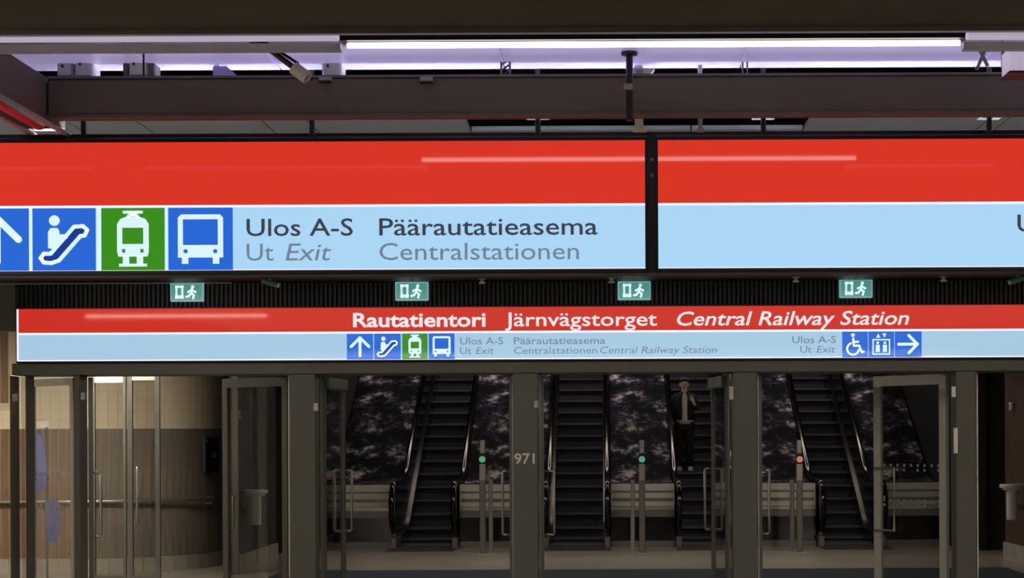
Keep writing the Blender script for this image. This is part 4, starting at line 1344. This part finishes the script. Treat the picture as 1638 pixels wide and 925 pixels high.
# body as one continuous figure (facing the viewer, -Y)
hr_ch, palm_r = hand(-0.235, -0.03, 0.79, (0.05, -0.1, -1), (0.3, -1, 0), 0.5)       # hanging hand, left in the picture
hl_ch, palm_l = hand(0.150, -0.135, 1.255, (-0.25, 0.05, 1), (-1, -0.1, 0), 0.9)      # raised hand at the shoulder
def sc_chain(ch):
    return [(x * q, y * q, z * q, r * q) for (x, y, z, r) in ch]
body = [
    [(0, 0, 0.90, 0.12), (0, 0.0, 1.05, 0.115), (0, 0.005, 1.22, 0.125), (0, 0.01, 1.36, 0.11), (0, 0.0, 1.43, 0.05), (0, -0.005, 1.49, 0.05), (0, -0.012, 1.55, 0.078), (0, -0.012, 1.61, 0.08), (0, -0.01, 1.655, 0.05)],
    [(0, 0, 0.90, 0.12), (-0.09, 0, 0.84, 0.09), (-0.095, -0.005, 0.48, 0.058), (-0.095, 0.01, 0.30, 0.054), (-0.095, 0.015, 0.09, 0.036), (-0.10, -0.06, 0.045, 0.035), (-0.105, -0.13, 0.035, 0.028)],
    [(0, 0, 0.90, 0.12), (0.09, 0, 0.84, 0.09), (0.095, -0.005, 0.48, 0.058), (0.095, 0.01, 0.30, 0.054), (0.095, 0.015, 0.09, 0.036), (0.10, -0.06, 0.045, 0.035), (0.105, -0.13, 0.035, 0.028)],
    [(0, 0.01, 1.36, 0.11), (-0.15, 0.01, 1.355, 0.045), (-0.215, 0.02, 1.12, 0.045), (-0.23, -0.01, 0.86, 0.028), (*palm_r, 0.024)],
    [(0, 0.01, 1.36, 0.11), (0.15, 0.01, 1.355, 0.045), (0.235, -0.01, 1.12, 0.045), (0.165, -0.12, 1.215, 0.030), (*palm_l, 0.024)],
]
skin_mesh('body', [sc_chain(c) for c in body + hr_ch + hl_ch], M_SKIN, per)
# face
for sx in (-1, 1):
    b = MB(); b.lathe([(0.002 * q, 1.568 * q), (0.010 * q, 1.574 * q), (0.010 * q, 1.582 * q), (0.002 * q, 1.588 * q)], sx * 0.03 * q, -0.082 * q, 8)
    b.build('eye', M_HAIR, per, local=True)
    b = MB(); b.lathe([(0.004 * q, 1.535 * q), (0.013 * q, 1.55 * q), (0.016 * q, 1.58 * q), (0.006 * q, 1.60 * q)], sx * 0.079 * q, 0.0, 8)
    b.build('ear', M_SKIN, per, local=True)
MB().prism([(-0.078 * q, 1.595 * q), (-0.108 * q, 1.552 * q), (-0.08 * q, 1.543 * q)], 'x', -0.012 * q, 0.012 * q).build('nose', M_SKIN, per, local=True)
bx(-0.022 * q, 0.022 * q, -0.089 * q, -0.08 * q, 1.513 * q, 1.521 * q).build('mouth', mat('lips', (150, 90, 85), 0.5), per, local=True)
loft('hair', [(z * q, rx * q, ry * q, 0, cy * q) for z, rx, ry, cy in ((1.49, 0.06, 0.045, 0.045), (1.54, 0.086, 0.06, 0.04), (1.60, 0.092, 0.075, 0.025), (1.635, 0.09, 0.088, 0.0), (1.67, 0.075, 0.078, -0.005), (1.695, 0.04, 0.045, 0.0), (1.70, 0.01, 0.01, 0.0))], M_HAIR, per)
# clothes
loft('shirt', [(z * q, rx * q, ry * q, 0, cy * q) for z, rx, ry, cy in ((0.855, 0.190, 0.138, 0), (0.93, 0.178, 0.134, 0), (1.05, 0.150, 0.129, 0), (1.2, 0.156, 0.139, 0.0), (1.34, 0.15, 0.125, 0.0), (1.40, 0.10, 0.08, 0.0), (1.425, 0.062, 0.06, 0.0))], M_SHIRT, per)
# open jacket: shell with a gap in front
n = 22
b = MB()
rings = [(0.93, 0.196, 0.152), (1.05, 0.178, 0.148), (1.2, 0.186, 0.155), (1.33, 0.19, 0.142), (1.395, 0.145, 0.10), (1.44, 0.075, 0.07)]
for (z, rx, ry) in rings:
    for kk in range(n):
        g = -PI / 2 + R(16) + (2 * PI - R(32)) * kk / (n - 1)
        b.v.append((rx * q * math.cos(g), ry * q * math.sin(g), z * q))
for i in range(len(rings) - 1):
    for kk in range(n - 1):
        b.f.append((i * n + kk, i * n + kk + 1, (i + 1) * n + kk + 1, (i + 1) * n + kk))
jk = b.build('jacket', M_COAT, per, smooth=True, local=True)
so = jk.modifiers.new('thickness', 'SOLIDIFY'); so.thickness = 0.012
skin_mesh('sleeve', [sc_chain([(-0.09, 0.01, 1.385, 0.06), (-0.165, 0.012, 1.36, 0.07), (-0.215, 0.02, 1.12, 0.054), (-0.228, -0.005, 0.89, 0.042)])], M_COAT, per)
skin_mesh('sleeve', [sc_chain([(0.09, 0.01, 1.385, 0.06), (0.165, 0.012, 1.36, 0.07), (0.237, -0.01, 1.115, 0.056), (0.168, -0.115, 1.21, 0.043)])], M_COAT, per)
skin_mesh('trousers', [sc_chain([(0, 0, 0.90, 0.135), (-0.085, 0, 0.82, 0.105), (-0.095, -0.005, 0.48, 0.084), (-0.095, 0.012, 0.07, 0.07)]), sc_chain([(0, 0, 0.90, 0.135), (0.085, 0, 0.82, 0.105), (0.095, -0.005, 0.48, 0.084), (0.095, 0.012, 0.07, 0.07)])], M_COAT, per)
for sx in (-1, 1):
    pts = [(0.05, 0.0), (-0.16, 0.0), (-0.185, 0.02), (-0.17, 0.05), (-0.09, 0.075), (0.04, 0.085), (0.06, 0.05)]
    b = MB().prism([(y * q, z * q) for y, z in pts], 'x', (sx * 0.1 - 0.045) * q, (sx * 0.1 + 0.045) * q)
    b.build('shoe', M_SHIRT, per, bevel=0.012, seg=2, local=True)
